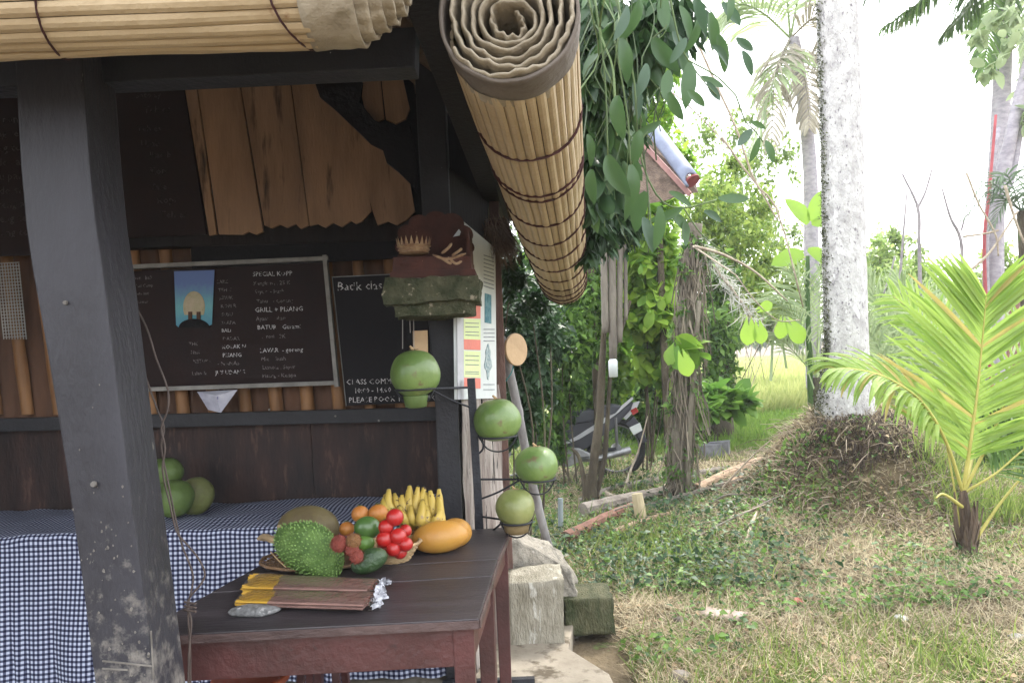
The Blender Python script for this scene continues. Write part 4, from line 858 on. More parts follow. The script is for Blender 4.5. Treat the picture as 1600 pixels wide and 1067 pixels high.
# ================================================================ blocks and boulder at the corner of the floor
def rock(q, y, t, m, name, label, cat, jit, js=7, sub=10, bev=0):
    a, b = slabpx(q, y, t); o = MB().hexa(a, b).build(name, m, None, jit=jit, sub=sub, jscale=js, smooth=True); return tag(o, label, cat)
rock([(794,912),(880,906),(883,1020),(793,1024)], 3.80, .30, m_concrete, 'concrete_block', 'large pale concrete block with scratched grooves at the corner of the stall floor', 'concrete block', .010, 9)
rock([(882,936),(957,934),(962,991),(883,992)], 4.04, .26, m_greymoss, 'mossy_block', 'low dark mossy block to the right of the pale concrete block', 'concrete block', .012, 9)
a = [Y(*q, 4.12) for q in ((776,838),(812,850),(850,862),(884,892),(908,934),(905,1000),(776,1010))]
tag(MB().prism(a, (0, .42, 0)).build('boulder', m_rock, None, jit=.045, sub=7, jscale=5, smooth=True), 'rough grey sloping boulder behind the concrete block', 'boulder')
# ================================================================ foliage materials
def lm(name, a, b, tr=.4, rough=.5, spec=.35): return mat(name, a, b, 3, rough, 0, trans=tr, island=True, spec=spec)
l_dark = lm('leaf_dark', (.045,.095,.035), (.018,.045,.018), .25)
l_mid = lm('leaf_mid', (.10,.20,.045), (.04,.095,.025), .4)
l_lime = lm('leaf_lime', (.32,.48,.06), (.13,.28,.035), .5)
l_hedge = lm('leaf_hedge', (.17,.30,.055), (.04,.10,.022), .45)
l_grey = lm('leaf_greygreen', (.20,.27,.17), (.10,.15,.09), .4)
l_vine = lm('leaf_vine', (.085,.165,.055), (.035,.08,.034), .4, .35, .5)
l_vine2 = lm('leaf_vine_blue', (.07,.13,.07), (.035,.075,.045), .35, .35, .5)
l_palm = mat('young_palm_leaf', (.33,.45,.10), (.20,.33,.06), 6, .45, .1, 60, stretch=(1,1,.3), trans=.5, island=True, spec=.4)
l_palmg = mat('deeper_palm_leaf', (.22,.34,.05), (.13,.24,.04), 6, .45, .1, 60, trans=.45, island=True)
l_palmb = mat('yellowed_palm_leaf', (.46,.40,.12), (.30,.24,.08), 6, .6, .1, 60, trans=.4, island=True)
l_palmd = lm('palm_leaf_green', (.13,.23,.05), (.07,.14,.035), .4)
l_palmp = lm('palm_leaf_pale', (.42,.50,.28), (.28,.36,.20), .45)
l_dead = lm('dead_palm_leaf', (.46,.42,.35), (.30,.27,.22), .3, .8)
l_ban = lm('banana_leaf', (.30,.46,.07), (.20,.36,.05), .5)
m_twig = mat('pale_twig', (.42,.36,.28), (.25,.20,.15), 20, .9, .3)
m_bark = mat('brown_grey_bark', (.115,.095,.065), (.05,.04,.028), 9, .95, .9, 40, stretch=(1,1,.35), spots=(.10,.14,.05), spot_scale=9, spot_lo=.6, spot_w=.1, dist=.03)
m_barkv = mat('lichen_bark', (.22,.195,.15), (.085,.07,.055), 9, .95, .9, 40, stretch=(1,1,.4), spots=(.09,.12,.05), spot_scale=8, spot_lo=.56, spot_w=.12, dist=.03)
m_log = mat('cut_log', (.40,.29,.20), (.24,.16,.11), 6, .85, .5, 40, spots=(.12,.08,.06), spot_scale=14, spot_lo=.6, spot_w=.08)
m_logr = mat('red_brown_log', (.22,.11,.08), (.12,.06,.045), 8, .85, .6, 40)
m_logg = mat('grey_log', (.25,.22,.19), (.12,.10,.085), 8, .9, .7, 40)
m_pbark = mat('white_palm_bark', (.60,.59,.575), (.37,.355,.355), 13, .9, .8, 50, stretch=(1,1,.55), spots=(.20,.185,.20), spot_scale=40, spot_lo=.595, spot_w=.06, spots2=(.68,.67,.66), dist=.03)
m_pbark2 = mat('far_palm_bark', (.40,.37,.40), (.26,.24,.27), 9, .9, .3, stretch=(1,1,2))

def strip_leaf(p, d, length, width, droop, fold=.25, segs=5, twist=V(0,0,1)):
    """one leaflet: folded, tapering, drooping strip -> verts, quads"""
    d = d.normalized(); pos = Vector(p); vs = []; dirv = d.copy()
    for i in range(segs+1):
        t = i/segs; w = width*(math.sin(math.pi*min(1, .12+t*.86))**.8)*.5+.0006
        s_ = dirv.cross(twist); s_ = s_.normalized() if s_.length > 1e-4 else V(1,0,0); nn_ = s_.cross(dirv).normalized()
        vs += [pos-s_*w+nn_*w*fold, pos.copy(), pos+s_*w+nn_*w*fold]
        pos = pos+dirv*(length/segs); dirv = (dirv+V(0,0,-1)*droop/segs*(1+t)).normalized()
    return vs, [(i*3+j, i*3+j+1, (i+1)*3+j+1, (i+1)*3+j) for i in range(segs) for j in (0, 1)]
def frond(parent, pts, n, llen, lw, m, rach=.008, droop=.5, fwd_=.6, vee=.25, planeN=None, individual=False, start=.12, name='frond', rm=None, segs=5, both=True, lenf=None, gap=0):
    P = spline(pts, 40)
    holder = MB().tube(P, [rach*(1-.85*i/40)+.0006 for i in range(41)], 6).build(name, rm or m, parent, smooth=True)
    mb = MB()
    for k in range(n):
        t = start+(1-start)*(k+.5)/n; i = t*40; a = P[int(i)]; b = P[min(40, int(i)+1)]; p = lerp(a, b, i-int(i)); tg = (P[min(40, int(i)+2)]-P[max(0, int(i)-1)]).normalized()
        N_ = planeN or (tg.cross(V(0,0,1)).cross(tg) if abs(tg.z) < .97 else V(0,-1,0)); N_ = Vector(N_).normalized(); S = tg.cross(N_).normalized()
        LL = llen*(lenf(t) if lenf else (math.sin(math.pi*min(1, .22+.74*t))**.6))*random.uniform(.88, 1.08)
        for s in ((-1, 1) if both else (1,)):
            if gap and random.random() < gap: continue
            d = S*s + tg*(fwd_+.9*t*t) + N_*vee + V(*rng.normal(size=3))*.09
            vs, fs = strip_leaf(p, d, LL, lw*random.uniform(.85,1.1), droop*random.uniform(.6,1.45), segs=segs, twist=N_)
            if individual: q = MB().add(vs, fs).build('leaflet', random.choices((m, l_palmg, l_palmb), (.72,.2,.08))[0], holder, smooth=False)
            else: mb.add(vs, fs)
    if not individual: mb.build('leaflets', m, holder, kind='stuff')
    return holder
def stems(parent, paths, m, name='branch', n=7, wob=.08):
    for pts, r0, r1 in paths:
        P = spline(pts, 14); MB().tube(P, [lerp(r0, r1, i/14) for i in range(15)], n, wob=wob).build(name, m, parent, smooth=True)

# ================================================================ the big coconut palm and its root mound
cp = thing('coconut_palm', 'tall coconut palm with thick pale mottled trunk rising from a root mound', 'palm tree', (PALM.x, PALM.y, .3))
ctrl = [(655,1322,50),(620,1320,45),(580,1322,40),(520,1322,38),(400,1319,37),(250,1316,36.5),(100,1311,36),(0,1307,35.5),(-200,1303,35),(-500,1300,33),(-800,1300,31)]
Pp = []; Rr = []
for py, px, r in ctrl: Pp.append(Y(px, py, 7.0)); Rr.append(r*(.85 if py < 600 else .92)*7.0/FPX)
Pp.insert(0, V(Pp[0].x, 7.0, .25)); Rr.insert(0, .36)
Pf = spline(Pp, 110); Rf = [np.interp(i/110*(len(Rr)-1), range(len(Rr)), Rr) for i in range(111)]
vs = []; K = 30
for i, p in enumerate(Pf):
    for k in range(K):
        a_ = 2*math.pi*k/K; rr = Rf[i]*(1+.020*abs(math.sin(i*1.57))+.035*noise.noise(V(math.cos(a_)*2, math.sin(a_)*2, p.z*3))+.02*noise.noise(V(math.cos(a_)*7, math.sin(a_)*7, p.z*11)))
        vs.append(p+V(math.cos(a_)*rr, math.sin(a_)*rr, 0))
MB().add(vs, [(i*K+k, i*K+(k+1)%K, (i+1)*K+(k+1)%K, (i+1)*K+k) for i in range(110) for k in range(K)]).build('trunk', m_pbark, cp, smooth=True)
# moss and ivy strip on its left flank
C = []; N_ = []
for k in range(6500):
    z = random.uniform(.45, 4.6); i = min(109, max(0, int(np.interp(z, [p.z for p in Pf], range(111))))); a_ = math.pi*random.gauss(1.04, .055 if z > 1.3 else .09); r_ = Rf[i]*1.02+random.uniform(0, .02)
    if random.random() > (1.0 if z < 1.6 else .45): continue
    C.append((Pf[i].x+math.cos(a_)*r_, Pf[i].y+math.sin(a_)*r_, z)); N_.append((math.cos(a_), math.sin(a_), .3))
C = np.array(C); v, f = cloud(C, rand_dirs(len(C))+np.array((0,0,-.4)), np.array(N_), rng.uniform(.012, .032, len(C)), np.full(len(C), 1.), LEAF4); from_np('moss', v, f, lm('trunk_moss', (.10,.115,.045), (.035,.036,.026), .1, .9), cp, kind='stuff')
top = Pf[-1]
for k in range(11):
    a_ = k*2*math.pi/11+.2; d = V(math.cos(a_), math.sin(a_), 0); e = .3+.5*((k*7) % 5)/5
    frond(cp, [top, top+d*1.1+V(0,0,.9*e+.3), top+d*2.3+V(0,0,.9*e), top+d*3.2+V(0,0,-.4)], 34, .75, .05, l_palmd, .03, .6, segs=3)
# root mound: woven roots, straw and dead leaves
rt_ = MB()
for k in range(900):
    a_ = random.uniform(0, 6.283); r_ = .30+random.random()**.8*.95; x, y = PALM.x+.15+math.cos(a_)*r_*1.15, PALM.y+math.sin(a_)*r_*1.1; z = gh(x, y)
    d = V(math.cos(a_)+random.gauss(0,.8), math.sin(a_)+random.gauss(0,.8), random.gauss(-.1,.5))*random.uniform(.05, .17); p = V(x, y, z+random.uniform(0, .05))
    q = p+d; q.z = max(q.z, gh(q.x, q.y)+.005); m_ = (p+q)/2+V(0,0,random.uniform(.0,.05)); rt_.tube([p, m_, q], [.003, .0035, .002], 3, caps=False)
rt_.build('roots', mat('pale_dry_root', (.40,.33,.25), (.13,.095,.07), 9, .95, .2, island=True), cp, kind='stuff')
rt_ = MB()
for k in range(900):
    a_ = -1.62+random.gauss(0,.5); r_ = .33+random.random()*.46; x, y = PALM.x+math.cos(a_)*r_, PALM.y+math.sin(a_)*r_; z = gh(x, y)
    p = V(x, y, z+.08*random.random()); q = p+V(random.gauss(0,.05), -.02, -random.uniform(.05,.2)); rt_.tube([p, (p+q)/2+V(random.gauss(0,.015),-.02,0), q], .005, 3, caps=False)
rt_.build('roots', mat('dark_root', (.09,.065,.05), (.04,.03,.025), 9, .95, .2, island=True), cp, kind='stuff')
k = 5200; a_ = rng.uniform(0, 6.283, k); r_ = .25+rng.random(k)**.7*1.1; C = np.stack([PALM.x+.2+np.cos(a_)*r_*1.2, PALM.y+np.sin(a_)*r_*1.1, np.zeros(k)], 1)
C[:, 2] = [gh(x, y)+random.uniform(0, .03) for x, y, _ in C]; D = rand_dirs(k); D[:, 2] *= .5; v, f = cloud(C, D, rand_dirs(k)+np.array((0,0,1.)), rng.uniform(.03, .085, k), rng.uniform(.3, 1.0, k), LEAF4)
from_np('leaf_litter', v, f, mat('mound_litter', (.32,.25,.16), (.07,.052,.032), 5, .9, 0, island=True), cp, kind='stuff')

# ================================================================ young palm on the right
yb = on(1512, 868)
yp = thing('young_palm', 'young bright yellow green coconut palm with feathery fronds at the right edge', 'palm', tuple(yb))
D5 = yb.y
hub = Y(1505, 770, D5)
m_fib = mat('fibrous_base', (.16,.115,.08), (.06,.042,.03), 12, .95, 1.0, 50, stretch=(2,2,.3))
mb = MB().tube(spline((yb-V(0,0,.04), Y(1511,830,D5), Y(1505,765,D5)), 12), [.062,.06,.056,.053,.05,.047,.044,.04,.037,.034,.03,.026,.022], 11, wob=.12)
mb.build('stem_base', m_fib, yp, smooth=True)
for k in range(11):                    # old leaf sheaths and fibre wrapped round the stem
    a_ = k*2.4; z0 = random.uniform(-.03, .12); c = yb+V(0,0,z0); o_ = V(math.cos(a_), math.sin(a_)*.9, 0)
    p = spline([c+o_*.045, c+o_*.075+V(0,0,.12), c+o_*random.uniform(.05,.11)+V(0,0,random.uniform(.2,.36))], 8)
    vs = []; sd2 = o_.cross(V(0,0,1))
    for i_, q in enumerate(p): w_ = .030*(1-i_/8)**.6+.003; vs += [q-sd2*w_, q+o_*.010, q+sd2*w_]
    MB().add(vs, [(i_*3+j, i_*3+j+1, (i_+1)*3+j+1, (i_+1)*3+j) for i_ in range(8) for j in (0,1)]).build('leaf_sheath', m_fib if k % 3 else m_twig, yp)
m_rach = mat('yellow_rachis', (.45,.40,.12), (.32,.30,.07), 6, .5, .1)
gF = lambda t: (.62+.9*t-1.05*max(0, t-.45)*1.0) if t < 1 else .4
frond(yp, [hub, Y(1515,700,D5-.05), Y(1526,620,D5-.1), Y(1535,530,D5-.12), Y(1541,462,D5-.15)], 50, .60, .032, l_palm, .015, .16, .55, .1, planeN=V(-.12,-1,.1), individual=True, start=.18, rm=m_rach, lenf=lambda t: .45+.85*math.sin(math.pi*min(1, .1+.85*t)))
frond(yp, [hub, Y(1478,690,D5-.1), Y(1440,628,D5-.18), Y(1385,590,D5-.22), Y(1330,576,D5-.25), Y(1300,576,D5-.25)], 46, .42, .025, l_palm, .012, .9, .75, .1, planeN=V(-.1,-.55,1), individual=True, start=.25, rm=m_rach)
frond(yp, [hub, Y(1520,690,D5+.3), Y(1495,590,D5+.5), Y(1450,510,D5+.6), Y(1395,462,D5+.7)], 36, .48, .02, l_palm, .012, .5, .7, .1, planeN=V(-.3,-1,.5), start=.25, rm=m_rach)
frond(yp, [hub, Y(1545,690,D5-.05), Y(1580,610,D5-.1), Y(1625,540,D5-.1), Y(1690,500,D5-.1)], 34, .50, .02, l_palm, .012, .5, .6, .1, planeN=V(-.1,-1,.3), start=.2, rm=m_rach)
frond(yp, [hub, Y(1555,740,D5-.1), Y(1620,690,D5-.1), Y(1700,680,D5-.1)], 26, .36, .022, l_palmd, .010, .8, .6, .1, planeN=V(0,-.6,1), start=.3, rm=m_rach)
stems(yp, [([hub+V(0,0,-.1), Y(1475,772,D5-.1), Y(1462,778,D5-.15)], .014, .004), ([Y(1520,850,D5), Y(1560,790,D5), Y(1605,735,D5)], .012, .006), ([Y(1506,850,D5), Y(1480,700,D5+.1), Y(1470,660,D5+.1)], .008, .003)], m_rach, 'stalk')
# whitish young palm fronds just behind it
pf = thing('pale_palm', 'pale grey green low palm half hidden behind the big coconut trunk and young palm', 'palm', tuple(on(1420, 700)))
b_ = on(1420, 690); Dp = 9.0; hb = Y(1420, 660, Dp)
for q in (((1380,560),(1345,500),(1300,480)), ((1400,540),(1370,470),(1352,430)), ((1430,540),(1420,480),(1400,430)), ((1450,560),(1470,500),(1500,470)), ((1400,600),(1360,580),(1330,600)), ((1445,600),(1480,560),(1530,560))):
    frond(pf, [hb]+[Y(*k, Dp) for k in q], 34, .55, .028, l_palmp, .012, .6, .6, .1, segs=3, start=.2)
MB().tube([b_, hb], [.09, .05], 8, wob=.1).build('stem_base', m_bark, pf)
pf2 = thing('pale_palm', 'low pale palm with hanging fronds just left of the big coconut trunk', 'palm', tuple(on(1262, 640)))
b2_ = on(1262, 625); Dq = min(b2_.y, 12.0); hb = Y(1275, 590, Dq); MB().tube([V(hb.x, Dq, 0), hb], [.09, .05], 8, wob=.1).build('stem_base', m_bark, pf2)
for q in (((1255,520),(1225,480),(1190,470)), ((1262,500),(1250,450),(1235,425)), ((1250,560),(1220,530),(1195,530)), ((1280,480),(1290,430),(1310,400))):
    frond(pf2, [hb]+[Y(*k, Dq) for k in q], 34, .75, .03, l_palmp, .012, .7, .6, .1, segs=3, start=.2)

# ================================================================ background palms
def far_palm(label, base_px, pts, r0, r1, D, fr, mF, mB=None, mats=None):
    t = thing('background_palm', label, 'palm tree', tuple(V(Y(pts[0][0], 540, D).x, D, 0)), 'palms in the background')
    P = [V(Y(pts[0][0], 540, D).x, D, 0)]+[Y(*q, D) for q in pts]; MB().tube(spline(P, 20), [lerp(r0, r1, i/20) for i in range(21)], 12, wob=.03).build('trunk', mB or m_pbark2, t, smooth=True)
    for (q, n, ll, lw, m, dr) in fr: frond(t, [Y(*k, D-(.4 if j else 0)) for j, k in enumerate(q)], n, ll, lw, m, .03, dr, .5, .05, segs=3, start=.12)
    return t
fr = [([(1235,60),(1190,20),(1150,10),(1120,60)], 40, 1.5, .06, l_palmp, 1.2), ([(1235,60),(1215,110),(1195,170),(1165,260)], 44, 1.2, .08, l_palmp, .9), ([(1235,60),(1270,30),(1290,40),(1300,110)], 36, 1.3, .06, l_dead, 1.2),
      ([(1235,60),(1225,-20),(1190,-60),(1150,-40)], 40, 1.6, .06, l_palmp, 1.0), ([(1235,60),(1255,-30),(1290,-60),(1340,-30)], 40, 1.6, .06, l_palmp, 1.0), ([(1235,60),(1220,90),(1210,130),(1205,230)], 30, .9, .06, l_dead, 1.3), ([(1238,60),(1252,100),(1262,150),(1264,200)], 26, .8, .06, l_dead, 1.4)]
far_palm('grey trunked palm with dead hanging fronds behind the left side of the big trunk', None, [(1268,400),(1266,270),(1256,160),(1240,60)], .17, .13, 17, fr, l_palmp)
fr = []
for q, n_, ll, m_, dr in (([(1570,-200),(1500,-120),(1430,-60),(1365,-15)], 64, 1.15, l_palmd, 1.9), ([(1570,-200),(1520,-90),(1470,-25),(1410,30)], 60, .95, l_palmp, 1.7), ([(1570,-200),(1500,-60),(1450,-5),(1380,45)], 60, 1.0, l_palmd, 1.8),
      ([(1570,-200),(1545,-60),(1520,0),(1480,50)], 60, .95, l_palmd, 1.8), ([(1570,-200),(1480,-110),(1400,-70),(1345,-40)], 60, 1.2, l_palmp, 1.9), ([(1570,-200),(1560,-60),(1548,30),(1535,120)], 50, .7, l_palmd, 1.1), ([(1570,-200),(1600,-60),(1612,30),(1608,120)], 50, .7, l_palmp, 1.1), ([(1570,-200),(1640,-100),(1700,0)], 40, 1.2, l_palmd, 1.5)):
    fr.append((q, n_, ll, .055, m_, dr))
far_palm('tall palm at the top right with bright fronds hanging into the sky', None, [(1552,400),(1560,250),(1568,60),(1572,-200)], .17, .13, 13, fr, l_palmd)
# right-hand forked trunk and red stem
rtk = thing('forked_tree', 'bare purplish grey forked tree with leafy crown at the right edge', 'tree', tuple(V(Y(1555,540,11).x, 11, 0)))
Bs = V(Y(1552,540,11).x, 11, 0)
stems(rtk, [([Bs, Y(1552,400,11), Y(1566,280,11), Y(1592,160,11), Y(1622,40,11)], .12, .07), ([Y(1560,330,11), Y(1585,260,11), Y(1600,150,11)], .05, .04), ([Bs+V(-.1,-.1,0), Y(1540,420,10.9), Y(1548,300,10.9), Y(1560,200,10.9)], .05, .03)], m_pbark2, 'trunk', 10)
stems(rtk, [([Bs+V(-.16,-.2,0), Y(1538,410,10.7), Y(1546,300,10.7), Y(1556,180,10.7)], .028, .018)], mat('red_creeper', (.42,.10,.11), (.30,.07,.08)), 'creeper')
leaves_in([(tuple(Y(1590,150,11)), .35, .3, .8), (tuple(Y(1570,60,11.3)), .4, .4, .5)], 150, .20, l_palmp, rtk, tpl=leaf_fine(.3, .05, .3, 5))
stp = thing('brick_gate_post', 'short reddish carved post far off at the right edge below the forked tree', 'post', tuple(V(Y(1574,540,14).x, 14, 0)))
for i in range(6): MB().box((Y(1574,540,14).x, 14, .15+i*.45), .40+.06*(i % 2), .4, .44).build('block', mat('red_brick_far', (.26,.12,.09), (.15,.08,.07), 12), stp, bevel=.01)
# far dead-leaf palm crown on the far right
gp_ = thing('fan_palm', 'small grey green fan palm at the right edge in front of the forked tree', 'palm', tuple(V(Y(1592,540,10).x, 10, 0)))
hb = Y(1596,330,10); MB().tube([V(hb.x,10,0), hb], [.08,.06], 8, wob=.1).build('trunk', m_bark, gp_)
for k in range(9):
    a_ = k/9*6.28; frond(gp_, [hb, hb+V(math.cos(a_)*.5, -.1, .3+.2*math.sin(a_)), hb+V(math.cos(a_)*.9, -.1, -.05+.2*math.sin(a_))], 18, .30, .025, l_grey, .01, .8, segs=3)

# ================================================================ shrubs and hedge
def shrub(name, label, cat, blobs, n, size, m, tr=None, trm=None, group=None, tpl=LEAF4, down=.35, **kw):
    c = blobs[0][0]; g0 = V(c[0], c[1], gh(c[0], c[1])); t = thing(name, label, cat, tuple(g0), group)
    leaves_in(blobs, n, size, m, t, tpl=tpl, down=down, **kw)
    for i, b in enumerate(blobs):
        q = Vector(b[0]); base = g0+V(random.uniform(-.12,.12), random.uniform(-.12,.12), -.05)
        stems(t, [([base, lerp(base, q, .5)+V(random.uniform(-.15,.15), .1, .1), q], .010, .004)], trm or m_bark, 'stem')
    return t
def bl(px, py, d, rx, rz=None, ry=None): return (tuple(Y(px, py, d)), rx*d/FPX, (ry or rx)*d/FPX, (rz or rx)*d/FPX)
HF = leaf_fine(.36, .05, .25, 4, .6)
hg = 'hedge shrubs behind the motorbike'
shrub('hedge_shrub', 'dark narrow leaved shrub directly right of the poster and pole', 'shrub', [bl(800,460,6.0,42,62), bl(812,560,6.0,40,60), bl(800,650,6.2,45,60), bl(835,600,6.4,35,50), bl(850,520,6.4,40,50)], 4600, .085, l_dark, group=hg)
shrub('hedge_shrub', 'mid green shrub with pale stems behind the motorbike seat', 'shrub', [bl(880,540,8.2,60,60), bl(860,620,8.6,55,45), bl(915,620,9.2,55,50), bl(900,470,8.4,50,55), bl(870,400,9.5,60,60), bl(850,690,8.4,40,40)], 9000, .10, l_hedge, group=hg)
shrub('hedge_shrub', 'bright lime leaved bush between the bamboo posts and the vine covered trunk', 'shrub', [bl(1005,400,8.8,50,55), bl(1010,480,8.8,50,50), bl(990,345,9.0,50,35), bl(1030,550,9.0,40,50)], 3600, .135, l_lime, group=hg, tpl=HF)
shrub('hedge_shrub', 'tall yellow green bush left of the bamboo posts under the little roof', 'shrub', [bl(935,380,9.2,40,50), bl(930,460,9.4,45,60), bl(950,560,9.6,45,60)], 3200, .13, l_lime, group=hg, tpl=HF)
shrub('hedge_shrub', 'leafy tree crown above the little roof, bright against the sky', 'tree', [bl(1000,110,9.5,65,60), bl(1010,200,9.5,45,40), bl(960,230,9.5,60,60), bl(1040,260,10,40,30), bl(1020,320,9.5,50,40)], 6500, .12, l_lime, group=None)
shrub('hedge_shrub', 'dense dark green shrub wall behind the vine covered trunk', 'shrub', [bl(1100,520,11.5,50,60), bl(1090,600,11.5,55,50), bl(1060,640,11.5,60,40), bl(1000,640,11.5,60,45), bl(1120,440,12,40,40), bl(960,620,11.5,60,80), bl(1030,480,12.5,60,60), bl(960,480,12,60,60)], 9500, .13, l_hedge, group=hg)
shrub('bright_tree', 'sunlit yellow green tree with fine leaves behind and right of the vine covered trunk', 'tree', [bl(1110,330,14,55,45), bl(1150,380,14,50,45), bl(1080,400,14,50,50), bl(1160,450,14,45,40), bl(1120,290,14.5,30,30), bl(1180,330,15,35,40), bl(1200,420,15,45,40), bl(1230,470,15,40,30), bl(1150,260,15,25,25)], 11000, .12, lm('leaf_bright_far', (.40,.50,.11), (.17,.28,.05), .5), group=None)
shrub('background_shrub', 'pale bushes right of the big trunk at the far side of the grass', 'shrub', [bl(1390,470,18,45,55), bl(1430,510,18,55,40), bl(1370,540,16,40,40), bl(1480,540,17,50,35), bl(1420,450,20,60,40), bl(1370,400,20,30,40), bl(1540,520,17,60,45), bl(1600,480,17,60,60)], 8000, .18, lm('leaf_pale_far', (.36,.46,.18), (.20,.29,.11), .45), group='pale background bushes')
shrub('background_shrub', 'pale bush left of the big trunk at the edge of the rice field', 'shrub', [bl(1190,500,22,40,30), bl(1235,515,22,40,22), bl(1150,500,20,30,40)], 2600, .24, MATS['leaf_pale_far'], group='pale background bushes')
shrub('dense_bush', 'green bush along the right edge behind the young palm', 'shrub', [bl(1590,660,8,50,50), bl(1610,740,7.4,60,50), bl(1560,730,7.6,45,35), bl(1600,820,6.8,40,40)], 4600, .09, l_hedge)
shrub('leafy_plant', 'broad leaved green plants at the foot of the hedge right of the vine covered trunk', 'plant', [bl(1110,625,10.3,28,18), bl(1145,635,10.2,30,16), bl(1090,640,10,24,14)], 420, .20, lm('leaf_taro', (.20,.36,.06), (.11,.24,.04), .45), tpl=leaf_fine(.36,.05,.3,5,.9), down=.0)
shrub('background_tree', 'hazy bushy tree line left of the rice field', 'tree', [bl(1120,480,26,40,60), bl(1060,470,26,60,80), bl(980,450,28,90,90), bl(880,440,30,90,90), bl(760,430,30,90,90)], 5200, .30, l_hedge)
far_ = MB()
# far tree line across the horizon: individually placed trees, washed out by the air
for i in range(9):
    px = 1120+i*66; d = 62+(i*37 % 5)*6; hgt = random.uniform(14, 30)
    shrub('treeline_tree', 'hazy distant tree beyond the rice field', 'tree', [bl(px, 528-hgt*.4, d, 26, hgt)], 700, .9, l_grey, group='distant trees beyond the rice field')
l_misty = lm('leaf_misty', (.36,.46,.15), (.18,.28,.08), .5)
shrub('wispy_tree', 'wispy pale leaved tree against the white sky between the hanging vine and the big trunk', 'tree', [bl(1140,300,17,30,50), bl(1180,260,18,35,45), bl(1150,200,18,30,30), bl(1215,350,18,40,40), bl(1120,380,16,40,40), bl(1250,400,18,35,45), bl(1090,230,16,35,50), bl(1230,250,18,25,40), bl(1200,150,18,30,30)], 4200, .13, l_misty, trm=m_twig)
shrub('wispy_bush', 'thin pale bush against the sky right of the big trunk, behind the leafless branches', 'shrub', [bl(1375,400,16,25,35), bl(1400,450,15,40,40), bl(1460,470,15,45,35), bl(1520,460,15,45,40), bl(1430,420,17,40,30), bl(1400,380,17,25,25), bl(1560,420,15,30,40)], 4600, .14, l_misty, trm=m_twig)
pnd = thing('grassy_clump', 'clump of long pale blades standing right of the big trunk above the young palm', 'plant', (Y(1440,540,12).x, 12, 0))
k_ = 420; C = np.stack([rng.normal(Y(1440,540,12).x, .75, k_), rng.normal(12, .3, k_), rng.uniform(.6, 1.5, k_)], 1); D = rng.normal(size=(k_, 3))*.35; D[:, 2] = 1; N_ = rand_dirs(k_); N_[:, 1] -= 1.5
v, f = cloud(C, D, N_, rng.uniform(.6, 1.3, k_), np.full(k_, .045), BLADE); from_np('blades', v, f, l_palmp, pnd, kind='stuff')
# ivy on the stall's right outer wall / dark vegetation under blind
shrub('climbing_vine', 'dark tangle of small leaved creeper beside the poster under the far end of the blind', 'climber', [bl(800,430,4.9,22,40), bl(830,480,5.2,30,25), bl(860,520,5.6,26,28), bl(800,520,5.0,14,50)], 1500, .06, l_dark)

# trunk 1 (double, brown) with white bottle, bamboo post bundle, vine-covered trunk
g1 = on(925, 790)
t1 = thing('slim_tree', 'slim double brown tree trunk standing in front of the motorbike', 'tree', tuple(g1)); D1 = g1.y
stems(t1, [([g1, Y(926,740,D1), Y(936,660,D1), Y(940,590,D1), Y(942,545,D1), Y(946,480,D1)], .052, .024), ([g1+V(.02,.05,0), Y(944,720,D1+.05), Y(950,640,D1+.05), Y(956,560,D1), Y(970,520,D1), Y(985,470,D1)], .026, .014),
           ([g1+V(-.05,0,0), Y(912,750,D1), Y(905,715,D1), Y(893,700,D1)], .030, .012), ([g1+V(-.09,-.02,0), Y(916,770,D1), Y(918,740,D1)], .035, .02)], m_bark, 'trunk', 9, .12)
t1b = thing('bamboo_post', 'upright bundle of grey cut bamboo poles in the hedge', 'post', tuple(V(Y(957,540,D1-.1).x, D1-.1, 0)))
for q, r in ((((943,374),(946,520)), 5.5), (((956,364),(958,560)), 6), (((969,372),(968,535)), 4.5), (((977,382),(978,500)), 3)):
    A, B = Y(*q[0], D1-.15), Y(*q[1], D1-.15); rr = r*D1/FPX; MB().tube([lerp(A, B, i/14) for i in range(15)], [rr*(1.0+(.09 if i % 5 == 2 else 0)) for i in range(15)], 12).build('culm', mat('grey_bamboo_post', (.22,.195,.16), (.10,.085,.07), 6, .7, .5, 40, stretch=(1,1,.3)), t1b, smooth=True)
MB().ball(Y(950,366,D1-.15), .07,.06,.03, n=10, m=6).build('top_moss', l_mid, t1b)
btl = Y(958,576,D1-.2); tag(MB().lathe(btl-V(0,0,.08), [(.03,0),(.042,.006),(.044,.15),(.030,.17)], 16).build('hanging_bottle', m_white, smooth=True), 'white plastic cup hanging from the slim tree trunk', 'cup')
g2 = on(1062, 778); D2 = g2.y
t2 = thing('creeper_covered_tree', 'tree trunk wrapped in dry creeper stems right of the motorbike', 'tree', tuple(g2))
stems(t2, [([g2, Y(1062,740,D2), Y(1064,660,D2), Y(1068,560,D2), Y(1076,450,D2), Y(1082,385,D2), Y(1086,350,D2)], .085, .075), ([g2+V(.05,-.08,0), Y(1078,660,D2-.12), Y(1086,560,D2-.12), Y(1092,470,D2-.12)], .028, .022)], m_barkv, 'trunk', 12, .10)
mv = MB()
for k in range(420):
    t = random.random(); a_ = random.uniform(0, 6.28); r_ = random.uniform(.08, .15); c0 = lerp(Y(1062,760,D2), Y(1082,380,D2), t); p = c0+V(math.cos(a_)*r_, math.sin(a_)*r_, 0); q = p+V(random.gauss(0,.05), random.gauss(0,.03), -random.uniform(.15,.5))
    q.z = max(q.z, g2.z+.02); mv.tube([p, (p+q)/2+V(random.gauss(0,.03),0,0), q], random.uniform(.003,.008), 4, caps=False)
mv.build('creeper_stems', mat('creeper_stem', (.26,.22,.17), (.10,.085,.065), 8, .9, .2, island=True), t2, kind='stuff')
